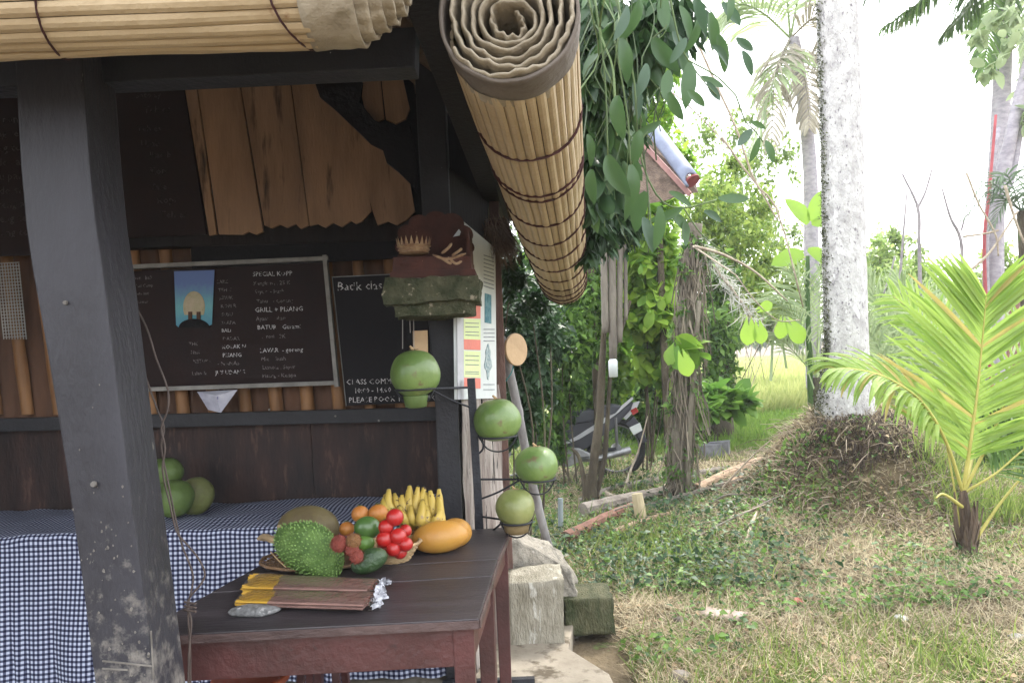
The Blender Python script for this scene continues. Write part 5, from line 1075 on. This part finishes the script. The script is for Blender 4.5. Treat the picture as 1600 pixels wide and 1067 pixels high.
leaves_in([(tuple(lerp(g2, Y(1082,380,D2), t)), .22, .2, .3) for t in (.15,.4,.65,.9)], 1600, .06, l_hedge, t2, name='creeper_leaves')
leaves_in([(tuple(Y(1078,545,D2-.2)), .17, .1, .12)], 18, .17, l_lime, t2, name='creeper_leaves', tpl=leaf_fine(.4,.05,.3,5,.9), clump=False)
# second mossy tree further back
g3 = Y(1130, 560, 12); t3 = thing('mossy_tree', 'short leafy trunk covered in creeper at the left edge of the rice field', 'tree', (g3.x, 12, 0)); stems(t3, [([V(g3.x-.1,12,0), Y(1118,560,12), Y(1125,480,12)], .22, .2)], m_bark, 'trunk', 10)
leaves_in([(tuple(Y(1120,600,11.9)), .28, .3, .5), (tuple(Y(1128,540,11.9)), .3, .3, .5), (tuple(Y(1122,480,11.9)), .28, .3, .4)], 2600, .09, l_hedge, t3)
# pale knotted branch arch (epiphyte) and bare branches
ar = thing('pale_branch', 'whitish fuzzy dead branch arching down from the vine covered trunk', 'branch', tuple(Y(1090,380,D2)))
P = spline([Y(1083,372,D2), Y(1110,410,D2), Y(1150,460,D2), Y(1185,515,D2)], 12); MB().tube(P, .014, 6, wob=.2).build('branch', m_twig, ar)
k = 520; tt = rng.random(k); C = np.array([P[int(t*12)] for t in tt])+rng.normal(size=(k, 3))*.035; v, f = cloud(C, rand_dirs(k)+np.array((.3,0,-.6)), rand_dirs(k), rng.uniform(.06, .18, k), np.full(k, .06), BLADE); from_np('moss_strands', v, f, mat('white_moss', (.6,.6,.56), (.42,.42,.38), 9, .9, 0, island=True, trans=.3), ar, kind='stuff')
def bare(label, D, paths, m=m_twig, name='bare_branch'):
    t = thing(name, label, 'branch', tuple(Y(*paths[0][0][0], D))); stems(t, [([Y(*q, D) for q in p], r0, r1) for p, r0, r1 in paths], m, 'twig', 6, .1); return t
bare('long thin bare stem slanting down between the hanging vine and the big trunk', 6.2, [([(1078,40),(1118,130),(1150,200),(1180,285),(1215,330),(1255,480)], .011, .006), ([(1128,215),(1160,260),(1190,300),(1215,345)], .010, .006), ([(1040,140),(1070,160),(1120,210),(1140,240)], .007, .004), ([(1085,385),(1130,398),(1180,425),(1230,470)], .014, .006)])
frb = mat('frangipani_grey', (.33,.30,.31), (.2,.18,.19), 9, .8, .2)
bare('leafless forked branches standing up against the sky right of the big trunk', 11, [([(1438,470),(1436,380),(1434,325),(1410,272)], .03, .015), ([(1434,325),(1446,300),(1457,262)], .02, .012), ([(1405,450),(1412,360),(1417,300)], .02, .010), ([(1503,470),(1502,380),(1485,340),(1472,295)], .03, .012), ([(1502,360),(1508,340),(1514,335)], .015, .01), ([(1380,460),(1392,425),(1398,400)], .015, .01)], frb, 'bare_shrub')
bare('pale crossing dead branches in front of the forked tree', 9.6, [([(1520,420),(1550,390),(1590,330)], .018, .012), ([(1510,270),(1530,320),(1555,365),(1560,400)], .014, .01), ([(1505,370),(1540,365),(1560,360)], .014, .012), ([(1570,290),(1585,340),(1600,380)], .02, .014)], m_twig)
# banana-like leaves and hanging heart leaves, bright against the light
bnl = thing('banana_plant', 'bright green banana leaves left of the big trunk', 'plant', (Y(1262,540,12).x, 12, 0))
stems(bnl, [([V(Y(1262,540,12).x,12,0), Y(1262,480,12), Y(1262,400,12)], .05, .03)], l_mid, 'stalk')
tp7 = leaf_fine(.27, .08, .35, 10)
for px, py, dx, dz, L_ in ((1262,350,-.35,.5,.5), (1265,345,.35,.6,.55), (1268,350,.6,.1,.45), (1255,395,-.8,-.2,.5), (1262,390,.5,-.3,.45)):
    v, f = cloud(np.array([tuple(Y(px, py, 12))]), np.array([(dx,-.2,dz)]), np.array([(.1,-1,.3)]), np.array([L_]), np.ones(1), tp7); from_np('leaf', v, f, l_ban, bnl)
hl = thing('heart_leaf_vine', 'bright yellow green heart shaped leaves hanging in front of the rice field', 'climber', tuple(Y(1185,500,6.5)))
stems(hl, [([Y(1150,430,6.5), Y(1180,470,6.5), Y(1215,500,6.5), Y(1250,500,6.5)], .006, .004), ([Y(1083,385,6.9), Y(1120,410,6.6), Y(1150,430,6.5)], .009, .006)], m_twig, 'stem')
hf_ = leaf_fine(.46, .03, .2, 8, 1.0)
for px, py, dx, dz, s in ((1170,510,-.1,-1,.16), (1186,512,.15,-1,.14), (1222,506,-.2,-1,.13), (1238,510,.5,-.8,.17), (1190,482,.4,.2,.10), (1068,560,.3,-1,.16)):
    v, f = cloud(np.array([tuple(Y(px, py, 6.5))]), np.array([(dx,-.1,dz)]), np.array([(.05,-1,.1)]), np.array([s]), np.ones(1), hf_); from_np('leaf', v, f, l_ban, hl)

# ================================================================ hanging vine by the blind
hv = thing('hanging_vine', 'dense dark creeper with long drooping leaves hanging beside the lengthwise blind', 'climber', tuple(Y(970, 20, 3.0)))
sm = MB()
for k in range(60):
    px = random.uniform(905, 1040) if k < 60 else random.uniform(905, 965); d = random.uniform(2.7, 4.2); y0 = -60; y1 = random.uniform(120, 400) if px < 1000 else random.uniform(60, 260)
    p = [Y(px, y0, d)]+[Y(px+random.uniform(-26,26), lerp(y0, y1, q_), d+random.uniform(-.1,.1)) for q_ in (.2,.4,.6,.8,1)]; sm.tube(spline(p, 16), random.uniform(.0018,.004), 4, caps=False)
sm.build('stems', mat('vine_stem', (.13,.19,.07), (.06,.09,.04), 12, .6, .1, island=True), hv, kind='stuff')
NT = leaf_fine(.15, .04, .35, 4)
leaves_in([bl(930,80,3.5,45,110), bl(935,230,3.6,38,80), bl(975,60,3.4,50,60), bl(925,340,3.8,26,60), bl(1030,30,3.2,70,40), bl(960,170,3.9,50,70), bl(940,120,4.2,60,150), bl(930,300,4.4,40,100), bl(975,320,4.6,30,60)], 12000, .075, l_dark, hv, tpl=NT, down=1.1, name='small_leaves')
leaves_in([bl(935,90,3.2,40,120), bl(940,260,3.3,30,80), bl(1000,50,3.0,60,50), bl(950,180,3.8,50,160)], 1150, .115, l_vine, hv, tpl=leaf_fine(.2,.05,.3,5), down=1.3, name='medium_leaves')
BL = [leaf_fine(w, fo, dr, 9, 0, be) for w, dr, fo, be in ((.17,.25,.05,.1),(.20,.45,.09,-.12),(.14,.15,.04,.2),(.18,-.1,.07,-.05),(.16,.6,.10,.08),(.21,.3,.12,-.2))]
spec_l = [(1077,98,-4,80),(1108,20,8,62),(1122,55,20,62),(1140,-12,5,50),(1095,120,55,45),(1075,142,40,40),(1052,50,15,60),(1062,78,12,70),(1090,30,-5,55),(1066,325,-60,60),(1122,310,80,52),(1030,322,5,75),(950,243,10,78),(985,258,6,85),(1032,190,-55,55),
   (1175,203,-50,46),(1172,190,65,30),(1186,215,-10,44),(1196,220,12,40),(1160,80,30,45),(1112,72,60,48),(1085,-5,20,60),(1045,110,-12,60),(1020,60,25,70),(1010,100,-10,60),(1035,-10,0,65),(1062,10,30,60),(1000,0,-15,70),(1105,128,30,40),(1010,300,-30,70),(1005,340,10,60),(1050,330,35,50),(1070,345,-5,45),(925,265,-12,55),(965,150,-8,70),(990,130,15,65),(1000,205,-20,55),(970,60,10,70),(980,10,-10,70),(1150,60,50,40),(1128,5,35,50),(1072,60,-30,50),(1045,145,15,50),(918,210,15,50),(1100,330,70,40),(1045,300,70,50)]
for px, py, ang, Lp in spec_l:
    d = random.uniform(2.55, 2.9); L_ = .9*Lp*d/FPX; a_ = math.radians(ang); dv = V(math.sin(a_), random.uniform(-.25,.25), -math.cos(a_))
    tp = random.choice(BL); v, f = cloud(np.array([tuple(Y(px, py, d))]), np.array([tuple(dv)]), np.array([(random.uniform(-.5,.5), -1, random.uniform(-.2,.5))]), np.array([L_]), np.ones(1), tp)
    from_np('leaf', v, f, random.choice((l_vine, l_vine, l_vine2)), hv, smooth=True)
stems(hv, [([Y(1040,-40,2.75), Y(1060,60,2.75), Y(1076,95,2.75), Y(1100,128,2.75), Y(1120,150,2.75)], .004, .002), ([Y(1150,150,2.7), Y(1165,190,2.7), Y(1180,205,2.7), Y(1192,222,2.7)], .003, .002), ([Y(1076,95,2.75), Y(1120,120,2.72), Y(1150,150,2.7)], .003, .003),
      ([Y(960,-20,2.8), Y(990,120,2.8), Y(1000,240,2.8), Y(1030,310,2.8), Y(1068,325,2.8), Y(1120,312,2.8)], .004, .003), ([Y(930,0,2.8), Y(945,120,2.8), Y(950,243,2.8)], .004, .003), ([Y(960,60,2.8), Y(980,180,2.8), Y(985,258,2.8)], .004, .003), ([Y(1030,190,2.8), Y(1005,215,2.8), Y(985,258,2.8)], .003, .003), ([Y(1068,325,2.8), Y(1100,370,2.8), Y(1150,405,2.8)], .003, .002)], MATS['vine_stem'], 'runner')

# ================================================================ little roof of the neighbouring hut
nh = thing('neighbour_hut', 'small thatched hut with blue grey ridge cap and red edge behind the hanging vine', 'hut', (Y(1000,540,8.6).x, 8.9, 0))
def pq(q, d0, d1): return [Y(px, py, d0) for px, py in q], [Y(px, py, d1) for px, py in q]
th0 = [Y(1012,222,8.4), Y(1092,300,8.0), Y(920,335,8.0), Y(900,240,8.4)]
MB().prism(th0, (0, .12, .12)).build('thatch', mat('brown_thatch_far', (.20,.145,.11), (.09,.065,.05), 12, .95, .9, 60), nh, jit=.03, sub=5)
A = Y(1024,206,8.3); B = Y(1082,284,7.9); w_ = V(.0,.10,.14)
mb = MB(); d = (B-A).normalized(); vs = []
for i in range(9):
    c = lerp(A, B, i/8)
    for j in range(9):
        a_ = math.pi*(1.25-j/8*1.15); vs.append(c+V(math.cos(a_)*.10, 0, 0)+V(0, math.cos(a_)*.05, math.sin(a_)*.10))
mb.add(vs, [(i*9+j, i*9+j+1, (i+1)*9+j+1, (i+1)*9+j) for i in range(8) for j in range(8)]); o = mb.build('ridge_cap', mat('blue_grey_tile', (.22,.25,.34), (.15,.17,.24), 5, .6, .1), nh, smooth=True); md = o.modifiers.new('s', 'SOLIDIFY'); md.thickness = .03
MB().lathe(B+d*-.02, [(.001, 0), (.085, 0), (.085, .02), (.001, .02)], 18, d).build('ridge_end', mat('dull_red_paint', (.26,.06,.06), (.18,.045,.05)), nh)
MB().beam(Y(1008,228,8.3), Y(1078,304,7.95), .03, .05).build('barge_board', mat('pinkish_board', (.40,.22,.20), (.28,.15,.14)), nh)
for px in (930, 1040): MB().beam(V(Y(px,540,8.5).x, 8.6, 0), V(Y(px,540,8.5).x, 8.6, 3.0), .07, .07).build('post', m_bark, nh)
HAZE = .0018
# ================================================================ motorbike (faces left)
Dm = 8.7; mg = .05
mk = thing('motorbike', 'parked dark step-through motorbike with white side stripes behind the slim double trunk', 'motorbike', (Y(900,540,Dm).x, Dm, mg))
m_tyre = mat('tyre_rubber', (.03,.03,.032), (.02,.02,.02), 20, .85, .4); m_rim = mat('grey_rim', (.22,.22,.23), (.14,.14,.15), 10, .4, .1, metal=.6)
m_plas = mat('dark_blue_grey_plastic', (.035,.037,.05), (.022,.023,.032), 4, .4, .05, spec=.5); m_seat = mat('vinyl_seat', (.055,.06,.078), (.04,.043,.055), 6, .5, .15, 60, spec=.5)
m_wstr = mat('silver_white_stripe', (.55,.55,.58), (.42,.42,.45), 5, .35, .05, spec=.5); m_alu = mat('dull_aluminium', (.42,.42,.43), (.22,.22,.23), 12, .4, .3, metal=.7)
def wheel(c, r):
    w = MB(); ang = np.linspace(0, 2*math.pi, 33)
    w.tube([c+V(math.cos(t)*(r-.035), 0, math.sin(t)*(r-.035)) for t in ang], .038, 8, caps=False); wo = w.build('wheel', m_tyre, mk, smooth=True)
    MB().tube([c+V(math.cos(t)*(r-.07), 0, math.sin(t)*(r-.07)) for t in ang], .014, 6, caps=False).build('rim', m_rim, wo, smooth=True)
    MB().tube([c-V(0,.05,0), c+V(0,.05,0)], .055, 14).build('hub', m_alu, wo); sp = MB()
    for k in range(20):
        t = k*math.pi/10; sp.tube([c+V(math.cos(t)*.05, .02*(-1)**k, math.sin(t)*.05), c+V(math.cos(t+.25)*(r-.075), 0, math.sin(t+.25)*(r-.075))], .0022, 4)
    sp.build('spokes', m_rim, wo, kind='stuff')
rw = V(Y(956,540,Dm).x, Dm, mg+.335); fw = rw+V(-1.24, 0, 0); wheel(rw, .335); wheel(fw, .335)
q = lambda px, py, dy=0: Y(px, py, Dm+dy)
def body(q_, y0, y1, m, name, bevel=.008): MB().prism([q(px, py, y0) for px, py in q_], (0, y1-y0, 0)).build(name, m, mk, bevel=bevel)
st_ = [(880,651),(893,644),(925,640),(958,632),(972,634),(962,646),(935,656),(905,661),(884,662)]
body(st_, -.12, .12, m_seat, 'seat', .02)
body([(872,697),(884,663),(935,657),(966,645),(990,628),(986,640),(960,668),(930,690),(915,702),(880,704)], -.09, .09, m_plas, 'body_panel', .012)
body([(872,697),(900,682),(928,664),(960,643),(988,620),(990,623),(967,644),(933,669),(905,686),(880,696)], -.105, -.092, m_wstr, 'side_stripe', .002)
body([(968,645),(990,630),(1000,627),(994,640),(978,656)], -.05, .05, m_wstr, 'tail_fairing', .006)
body([(978,662),(990,650),(1000,662),(1012,690),(1004,692),(992,676)], -.06, .06, m_plas, 'rear_mudguard', .006)
body([(983,668),(1000,660),(1004,672),(990,680)], -.065, -.055, m_white, 'number_plate')
body([(985,641),(994,636),(998,643),(989,649)], -.055, .055, mat('tail_lens_red', (.35,.03,.03), (.25,.02,.02), 4, .2), 'tail_light', .004)
body([(866,706),(885,700),(905,700),(918,706),(930,712),(928,722),(905,722),(888,730),(870,726)], -.13, .02, m_alu, 'engine_cover', .015)
body([(840,690),(872,688),(880,700),(868,712),(846,708)], -.08, .08, m_plas, 'footwell', .012)
body([(798,640),(812,632),(830,690),(846,700),(842,710),(820,702)], -.15, .15, m_plas, 'leg_shield', .012)
MB().tube([q(905,716,-.13), q(935,716,-.14), q(965,708,-.14), q(985,702,-.14)], [.018,.03,.042,.04], 10).build('exhaust', m_alu, mk, smooth=True)
MB().tube([q(920,705,-.09), rw+V(0,-.07,0)], .022, 6).build('swing_arm', m_iron, mk); MB().tube([q(962,652,-.08), rw+V(.0,-.08,.0)], .018, 8).build('shock_absorber', m_rim, mk)
MB().tube([q(806,612), fw], .028, 8).build('fork', m_rim, mk); MB().tube([q(812,606,-.3), q(806,600), q(812,606,.3)], .014, 6).build('handlebar', m_iron, mk)
MB().ball(q(800,614), .07, .07, .07).build('headlight', m_plas, mk, smooth=True)
body([(782,670),(800,658),(815,670),(812,676),(798,668),(786,676)], -.05, .05, m_plas, 'front_mudguard', .006)
# ================================================================ logs, branches, blocks on the ground
def log(label, a, b, r0, r1, m, z=(0,0), nm='log', mids=None, cat='log'):
    A, B = on(*a), on(*b); A.z += r0+z[0]; B.z += r1+z[1]
    P = [A]+([on(*k)+V(0,0,r0) for k in mids] if mids else [(A+B)/2+V(0,0,.01)])+[B]; P = spline(P, 14)
    return tag(MB().tube(P, [lerp(r0, r1, i/14) for i in range(15)], 10, wob=.07).build(nm, m, None, smooth=False), label, cat)
log('pinkish brown cut log pointing back towards the root mound, longer of the pair', (1088,772), (1192,726), .05, .055, m_log)
log('pinkish brown cut log lying under the longer one beside the root mound', (1135,768), (1186,738), .045, .04, m_log)
log('long grey brown log behind the slim trunk and the vine covered trunk', (978,768), (1140,738), .045, .04, m_logg)
log('reddish brown log at the foot of the slim double trunk', (884,850), (992,800), .05, .05, m_logr)
log('thick grey log with cut end lying left of the vine covered trunk', (912,812), (1040,776), .075, .05, m_logg)
log('pale curved branch on the ground between the two slim trunks', (935,768), (1060,752), .030, .022, m_twig, mids=[(965,782),(1020,772)], nm='branch', cat='branch')
log('pale thin branch on the ground crossing the curved one', (985,790), (1050,758), .022, .018, m_twig, nm='branch', cat='branch')
stm = on(1003, 815); tag(MB().tube([stm+V(0,0,-.05), stm+V(-.02,0,.14), stm+V(-.03,.01,.24)], [.05,.048,.045], 12, wob=.05).build('cut_stump', mat('pale_cut_wood', (.52,.44,.28), (.34,.27,.17), 6, .8, .4, stretch=(1,1,.3)), None), 'short pale upright cut stump in front of the logs', 'stump')
tw = thing('leaning_twig', 'thin pale twig leaning up in front of the motorbike wheel', 'twig', tuple(on(972,778))); stems(tw, [([on(972,778), Y(985,735,8.2), Y(997,705,8.3), Y(1012,650,8.4)], .016, .006)], m_twig, 'twig')
tw = thing('fallen_palm_stalk', 'pale forked dead stalk lying in the grass left of the root mound', 'stalk', tuple(on(1165,860))); stems(tw, [([on(1160,868)+V(0,0,.02), on(1172,838)+V(0,0,.05), on(1182,812)+V(0,0,.06)], .012, .014), ([on(1150,842)+V(0,0,.03), on(1190,815)+V(0,0,.05), on(1215,800)+V(0,0,.03)], .008, .005)], m_twig, 'stalk')
cbk = 'grey concrete blocks on the grass'
for i, (px, py, rz, lab) in enumerate(((1110,716,.3,'left grey concrete block lying in the grass'), (1124,714,-.4,'right grey concrete block propped against its neighbour'))):
    c = on(px, py); ax_ = (V(math.cos(rz), math.sin(rz), .1*(i)), V(-math.sin(rz), math.cos(rz), 0), V(0,0,1)); tag(MB().box(c+V(0,0,.09+.02*i), .26, .16, .18, ax_).build('grass_block', mat('grey_block', (.20,.20,.22), (.12,.12,.13), 14, .9, .4), None, bevel=.01), lab, 'concrete block', cbk)
c = on(1130, 968); ax_ = (V(.80,-.55,.03).normalized(), V(.55,.80,.06).normalized(), V(0,0,1)); mb = MB(); vs = []
for i in range(9):
    for j in range(5): vs.append(c+V(0,0,.035)+ax_[0]*(i/8-.5)*.24+ax_[1]*(j/4-.5)*.125+V(0,0,.012*math.cos((j/4-.5)*3)+.006*noise.noise(V(i*.5,j*.7,1))))
o = mb.add(vs, [(i*5+j, i*5+j+1, (i+1)*5+j+1, (i+1)*5+j) for i in range(8) for j in range(4)]).build('bark_piece', mat('pinkish_grey_bark', (.46,.37,.32), (.30,.23,.19), 8, .85, .5, 40), None, smooth=True); md = o.modifiers.new('s', 'SOLIDIFY'); md.thickness = .014; tag(o, 'flat pale pinkish piece of bark lying in the dry grass', 'bark')
def stone(px, py, r, m, lab, sq=.6): c = on(px, py); tag(MB().ball(c+V(0,0,r*.3), r*1.2, r, r*sq, n=12, m=8).build('stone', m, None, smooth=True, jit=r*.25, jscale=14), lab, 'stone')
stone(1408, 968, .032, m_white, 'small white stone in the dry grass at right')
stone(1062, 972, .035, m_logg, 'small brown stone left of the flat bark piece')
stone(1590, 1000, .035, m_frame, 'pale stone at the right edge of the dry grass'); stone(1298, 905, .03, m_frame, 'beige stone among green blades in the middle of the grass')
stone(1063, 1062, .045, m_logg, 'dark stone at the bottom edge beside the concrete slab')
tag(MB().tube([on(876,832), on(876,832)+V(.01,0,.28)], .022, 12).build('pipe_stub', mat('grey_pvc', (.28,.32,.33), (.2,.23,.24)), None), 'short grey upright pipe stub behind the boulder', 'pipe')
rl = on(1243, 948); v, f = cloud(np.array([tuple(rl+V(0,0,.03))]), np.array([(.8,.5,.1)]), np.array([(0,-.4,1.)]), np.array([.09]), np.ones(1), leaf_fine(.3,.06,.3,6)); tag(from_np('fallen_leaf', v, f, mat('red_dry_leaf', (.40,.12,.09), (.26,.08,.06)), None), 'single reddish dry leaf lying in the grass', 'leaf')

# ================================================================ grass, straw, ground cover
def nz(x, y, s, o=0): return noise.noise(V(x*s, y*s, o))
def scatter(n, xr, yr, keep):
    out_ = []
    while len(out_) < n:
        y = yr[0]*(yr[1]/yr[0])**random.random(); hw = .80*y; x = random.uniform(max(xr[0], -.1), min(xr[1], hw))
        if x > hw or (x < .50 and y < 4.6) or (x < .50 and y < 4.8): continue
        if random.random() < keep(x, y): out_.append((x, y, gh(x, y)))
    return np.array(out_)
def under(x, y): return (x-PALM.x)**2+(y-PALM.y)**2 < .5
def dirt(x, y): return 7.2 < y < 9.6 and .3 < x < 2.9 and nz(x, y, 1.3, 33) > -.25
def green(x, y):   # lush towards the stall and in patches, straw elsewhere
    g = .25+.9*nz(x, y, .8, 3)+.5*nz(x, y, 2.3, 8)+ (.35 if x < 1.3 else -.12) + (.25 if y > 8 else 0); return 0 if under(x, y) or dirt(x, y) else max(.03, min(1, g))
l_grass = lm('grass_blade', (.27,.34,.09), (.10,.16,.04), .4, .6); l_straw = mat('straw_blade', (.56,.49,.33), (.24,.19,.115), 6, .85, 0, trans=.2, island=True); l_cover = lm('ground_leaf', (.15,.27,.05), (.035,.085,.022), .35)
def blades(name, n, xr, yr, keep, hgt, w, lean, m, lab, flat_=False, up_=0.0):
    C = scatter(n, xr, yr, keep); k = len(C); D = rng.normal(size=(k, 3))*lean; D[:, 2] = 1 if not flat_ else rng.normal(size=k)*.16+.08
    if flat_: C[:, 2] += rng.uniform(.004, .03, k)
    S = rng.uniform(.5, 1.3, k)*hgt*(1+.12*np.clip(C[:, 1]-4, 0, 9)*.5); Wd = w/ S * (1+.22*np.clip(C[:, 1]-4, 0, 12))
    N_ = rand_dirs(k); N_[:, 1] -= 1.2
    if flat_: N_ = rand_dirs(k)*.4; N_[:, 2] += 1
    v, f = cloud(C, D, N_, S, Wd, BLADE); return tag(from_np(name, v, f, m, None, kind='stuff'), lab, 'grass')
blades('short_grass', 40000, (-.1,9), (3.3,15), green, .052, .0038, .6, l_grass, 'short green grass growing over the earth beside the stall')
blades('tall_grass', 2600, (-.1,9), (3.3,11), lambda x, y: green(x, y)**1.5, .15, .006, .45, l_grass, 'scattered taller green grass blades')
blades('dry_straw', 52000, (-.1,8), (3.3,10), lambda x, y: max(.12, min(1, 1.15-green(x, y))), .11, .0032, 1.0, l_straw, 'matted dry straw lying on the earth', True)
blades('right_grass', 3000, (3.2,8), (5.6,9), lambda x, y: .0 if under(x, y) else max(0, min(1, .4+1.3*nz(x, y, 1.5, 44))), .22, .006, .35, l_grass, 'tall green grass under the young palm at the right')
C = scatter(13000, (-.1,7), (3.6,10), lambda x, y: 0 if (under(x, y) or y < 4.2 and x > 1.2) else max(0, min(1, .35+.9*nz(x, y, 1.1, 21)+(.6 if x < 1.9 and y > 4.6 else -.15)))); k = len(C); C[:, 2] += rng.uniform(.01, .08, k)
D = rand_dirs(k); D[:, 2] *= .35; N_ = rand_dirs(k)*.5; N_[:, 2] += .8; v, f = cloud(C, D, N_, rng.uniform(.02, .06, k), rng.uniform(.9, 1.6, k), LEAF4)
tag(from_np('ground_cover', v, f, l_cover, None, kind='stuff'), 'low round leaved weeds between the logs and the boulder', 'weeds')
C = scatter(9000, (-.1,8), (3.3,11), lambda x, y: .7); k = len(C); C[:, 2] += rng.uniform(.004, .025, k); D = rand_dirs(k); D[:, 2] *= .2; N_ = rand_dirs(k)*.35; N_[:, 2] += 1
v, f = cloud(C, D, N_, rng.uniform(.02, .055, k), rng.uniform(.6, 1.5, k), LEAF4); tag(from_np('leaf_litter', v, f, mat('dry_litter', (.38,.27,.16), (.12,.07,.04), 6, .9, 0, island=True), None, kind='stuff'), 'dead brown leaves strewn over the grass', 'leaves')
C = scatter(2900, (-.1,2.3), (4.6,8.2), lambda x, y: max(0, min(1, .75+1.6*nz(x, y, .9, 61)-.3*max(0, x-1.4)*2+.5*nz(x, y, 3.2, 4)))); k = len(C); C[:, 2] += rng.uniform(.02, .11, k); D = rand_dirs(k); D[:, 2] *= .4; N_ = rand_dirs(k)*.5; N_[:, 2] += .8
v, f = cloud(C, D, N_, rng.uniform(.022, .075, k), rng.uniform(.8, 1.5, k), LEAF4); tag(from_np('shade_ivy', v, f, l_dark, None, kind='stuff'), 'dark green ivy standing in for shade on the ground beside the boulder and logs', 'ivy')  # ivy laid densely in dark leaf colour to imitate shaded ground by the stall
log('long thin grey pole lying from the vine covered trunk towards the mound', (1000,800), (1165,752), .028, .022, m_logg)
log('short grey brown pole lying across the logs beside the slim double trunk', (905,790), (985,758), .035, .030, m_logg)
log('brown pole end poking out of the ivy above the mossy block', (960,838), (1048,806), .030, .024, m_log)
# ivy and weeds climbing over the root mound, mostly on its left side
k = 800; a_ = rng.normal(2.7, .9, k); r_ = .45+rng.random(k)*.9; C = np.stack([PALM.x+np.cos(a_)*r_, PALM.y-np.abs(np.sin(a_))*r_*.9, np.zeros(k)], 1); C[:, 2] = [gh(x, y)+random.uniform(.02, .08) for x, y, _ in C]
D = rand_dirs(k); N_ = rand_dirs(k)*.6; N_[:, 2] += .7; v, f = cloud(C, D, N_, rng.uniform(.03, .07, k), rng.uniform(.9, 1.5, k), LEAF4); tag(from_np('mound_weeds', v, f, l_hedge, None, kind='stuff'), 'green weeds creeping over the left side of the root mound', 'weeds')
# brushwood tangle by the two trunks
for i in range(9):
    px = random.uniform(890, 1180); py = random.uniform(750, 845); p = on(px, py); a_ = random.uniform(-.5, .9); L_ = random.uniform(.35, .9); q = p+V(math.cos(a_)*L_, math.sin(a_)*L_*.6, 0); q.z = gh(q.x, q.y)
    stems(None, [([p+V(0,0,.02), (p+q)/2+V(random.uniform(-.05,.05), 0, random.uniform(.03,.12)), q+V(0,0,random.uniform(.02,.12))], random.uniform(.007,.014), .004)], m_twig if i % 2 else m_logg, 'fallen_branch'); 
    o = bpy.data.objects[-1] if False else [o_ for o_ in COL.objects if o_.name.startswith('fallen_branch')][-1]
    tag(o, 'thin dead branch in the brushwood between the slim trunks and the root mound', 'branch', 'brushwood branches')
# rice field
rf = np.array([(-6, 15.5, .06), (40, 15.5, .06), (160, 60, .06), (-40, 60, .06)]); m_rice = mat('rice_soil', (.36,.38,.16), (.24,.27,.10), 1.2, .9, .3); tag(from_np('rice_field', rf, np.array([(0,1,2,3)]), m_rice), kind='structure')
n_ = 60000; yy = 15.5*(60/15.5)**rng.random(n_); xx = rng.uniform(.08, .75, n_)*yy; C = np.stack([xx, yy, np.full(n_, .05)], 1); D = rng.normal(size=(n_, 3))*.28; D[:, 2] = 1; N_ = rand_dirs(n_); N_[:, 1] -= 1.5
v, f = cloud(C, D, N_, rng.uniform(.3, .62, n_), .028/ .45*(yy/15.5), BLADE); tag(from_np('rice_plants', v, f, lm('rice_leaf', (.46,.48,.20), (.30,.36,.12), .45, .6), None, kind='stuff'), 'pale yellow green rice standing in the field beyond the trees', 'rice')
# grass verge between yard and rice field
n_ = 18000; yy = rng.uniform(10.3, 16, n_); xx = rng.uniform(.1, .72, n_)*yy; C = np.stack([xx, yy, np.full(n_, .05)], 1); D = rng.normal(size=(n_, 3))*.4; D[:, 2] = 1; N_ = rand_dirs(n_); N_[:, 1] -= 1.5
v, f = cloud(C, D, N_, rng.uniform(.08, .22, n_), np.full(n_, .09), BLADE); tag(from_np('verge_grass', v, f, lm('verge_leaf', (.24,.37,.07), (.13,.24,.045), .4), None, kind='stuff'), 'bright green grass verge in front of the rice field', 'grass')
# ================================================================ haze
hz = bpy.data.materials.new('haze'); hz.use_nodes = True; n = hz.node_tree.nodes; n.clear(); oo = n.new('ShaderNodeOutputMaterial'); pv = n.new('ShaderNodeVolumePrincipled')
pv.inputs['Density'].default_value = HAZE; pv.inputs['Color'].default_value = (.95,.96,1,1); hz.node_tree.links.new(pv.outputs[0], oo.inputs['Volume'])
if HAZE > 0: tag(MB().box((60, 40, 7), 320, 130, 16).build('haze', hz), kind='stuff')
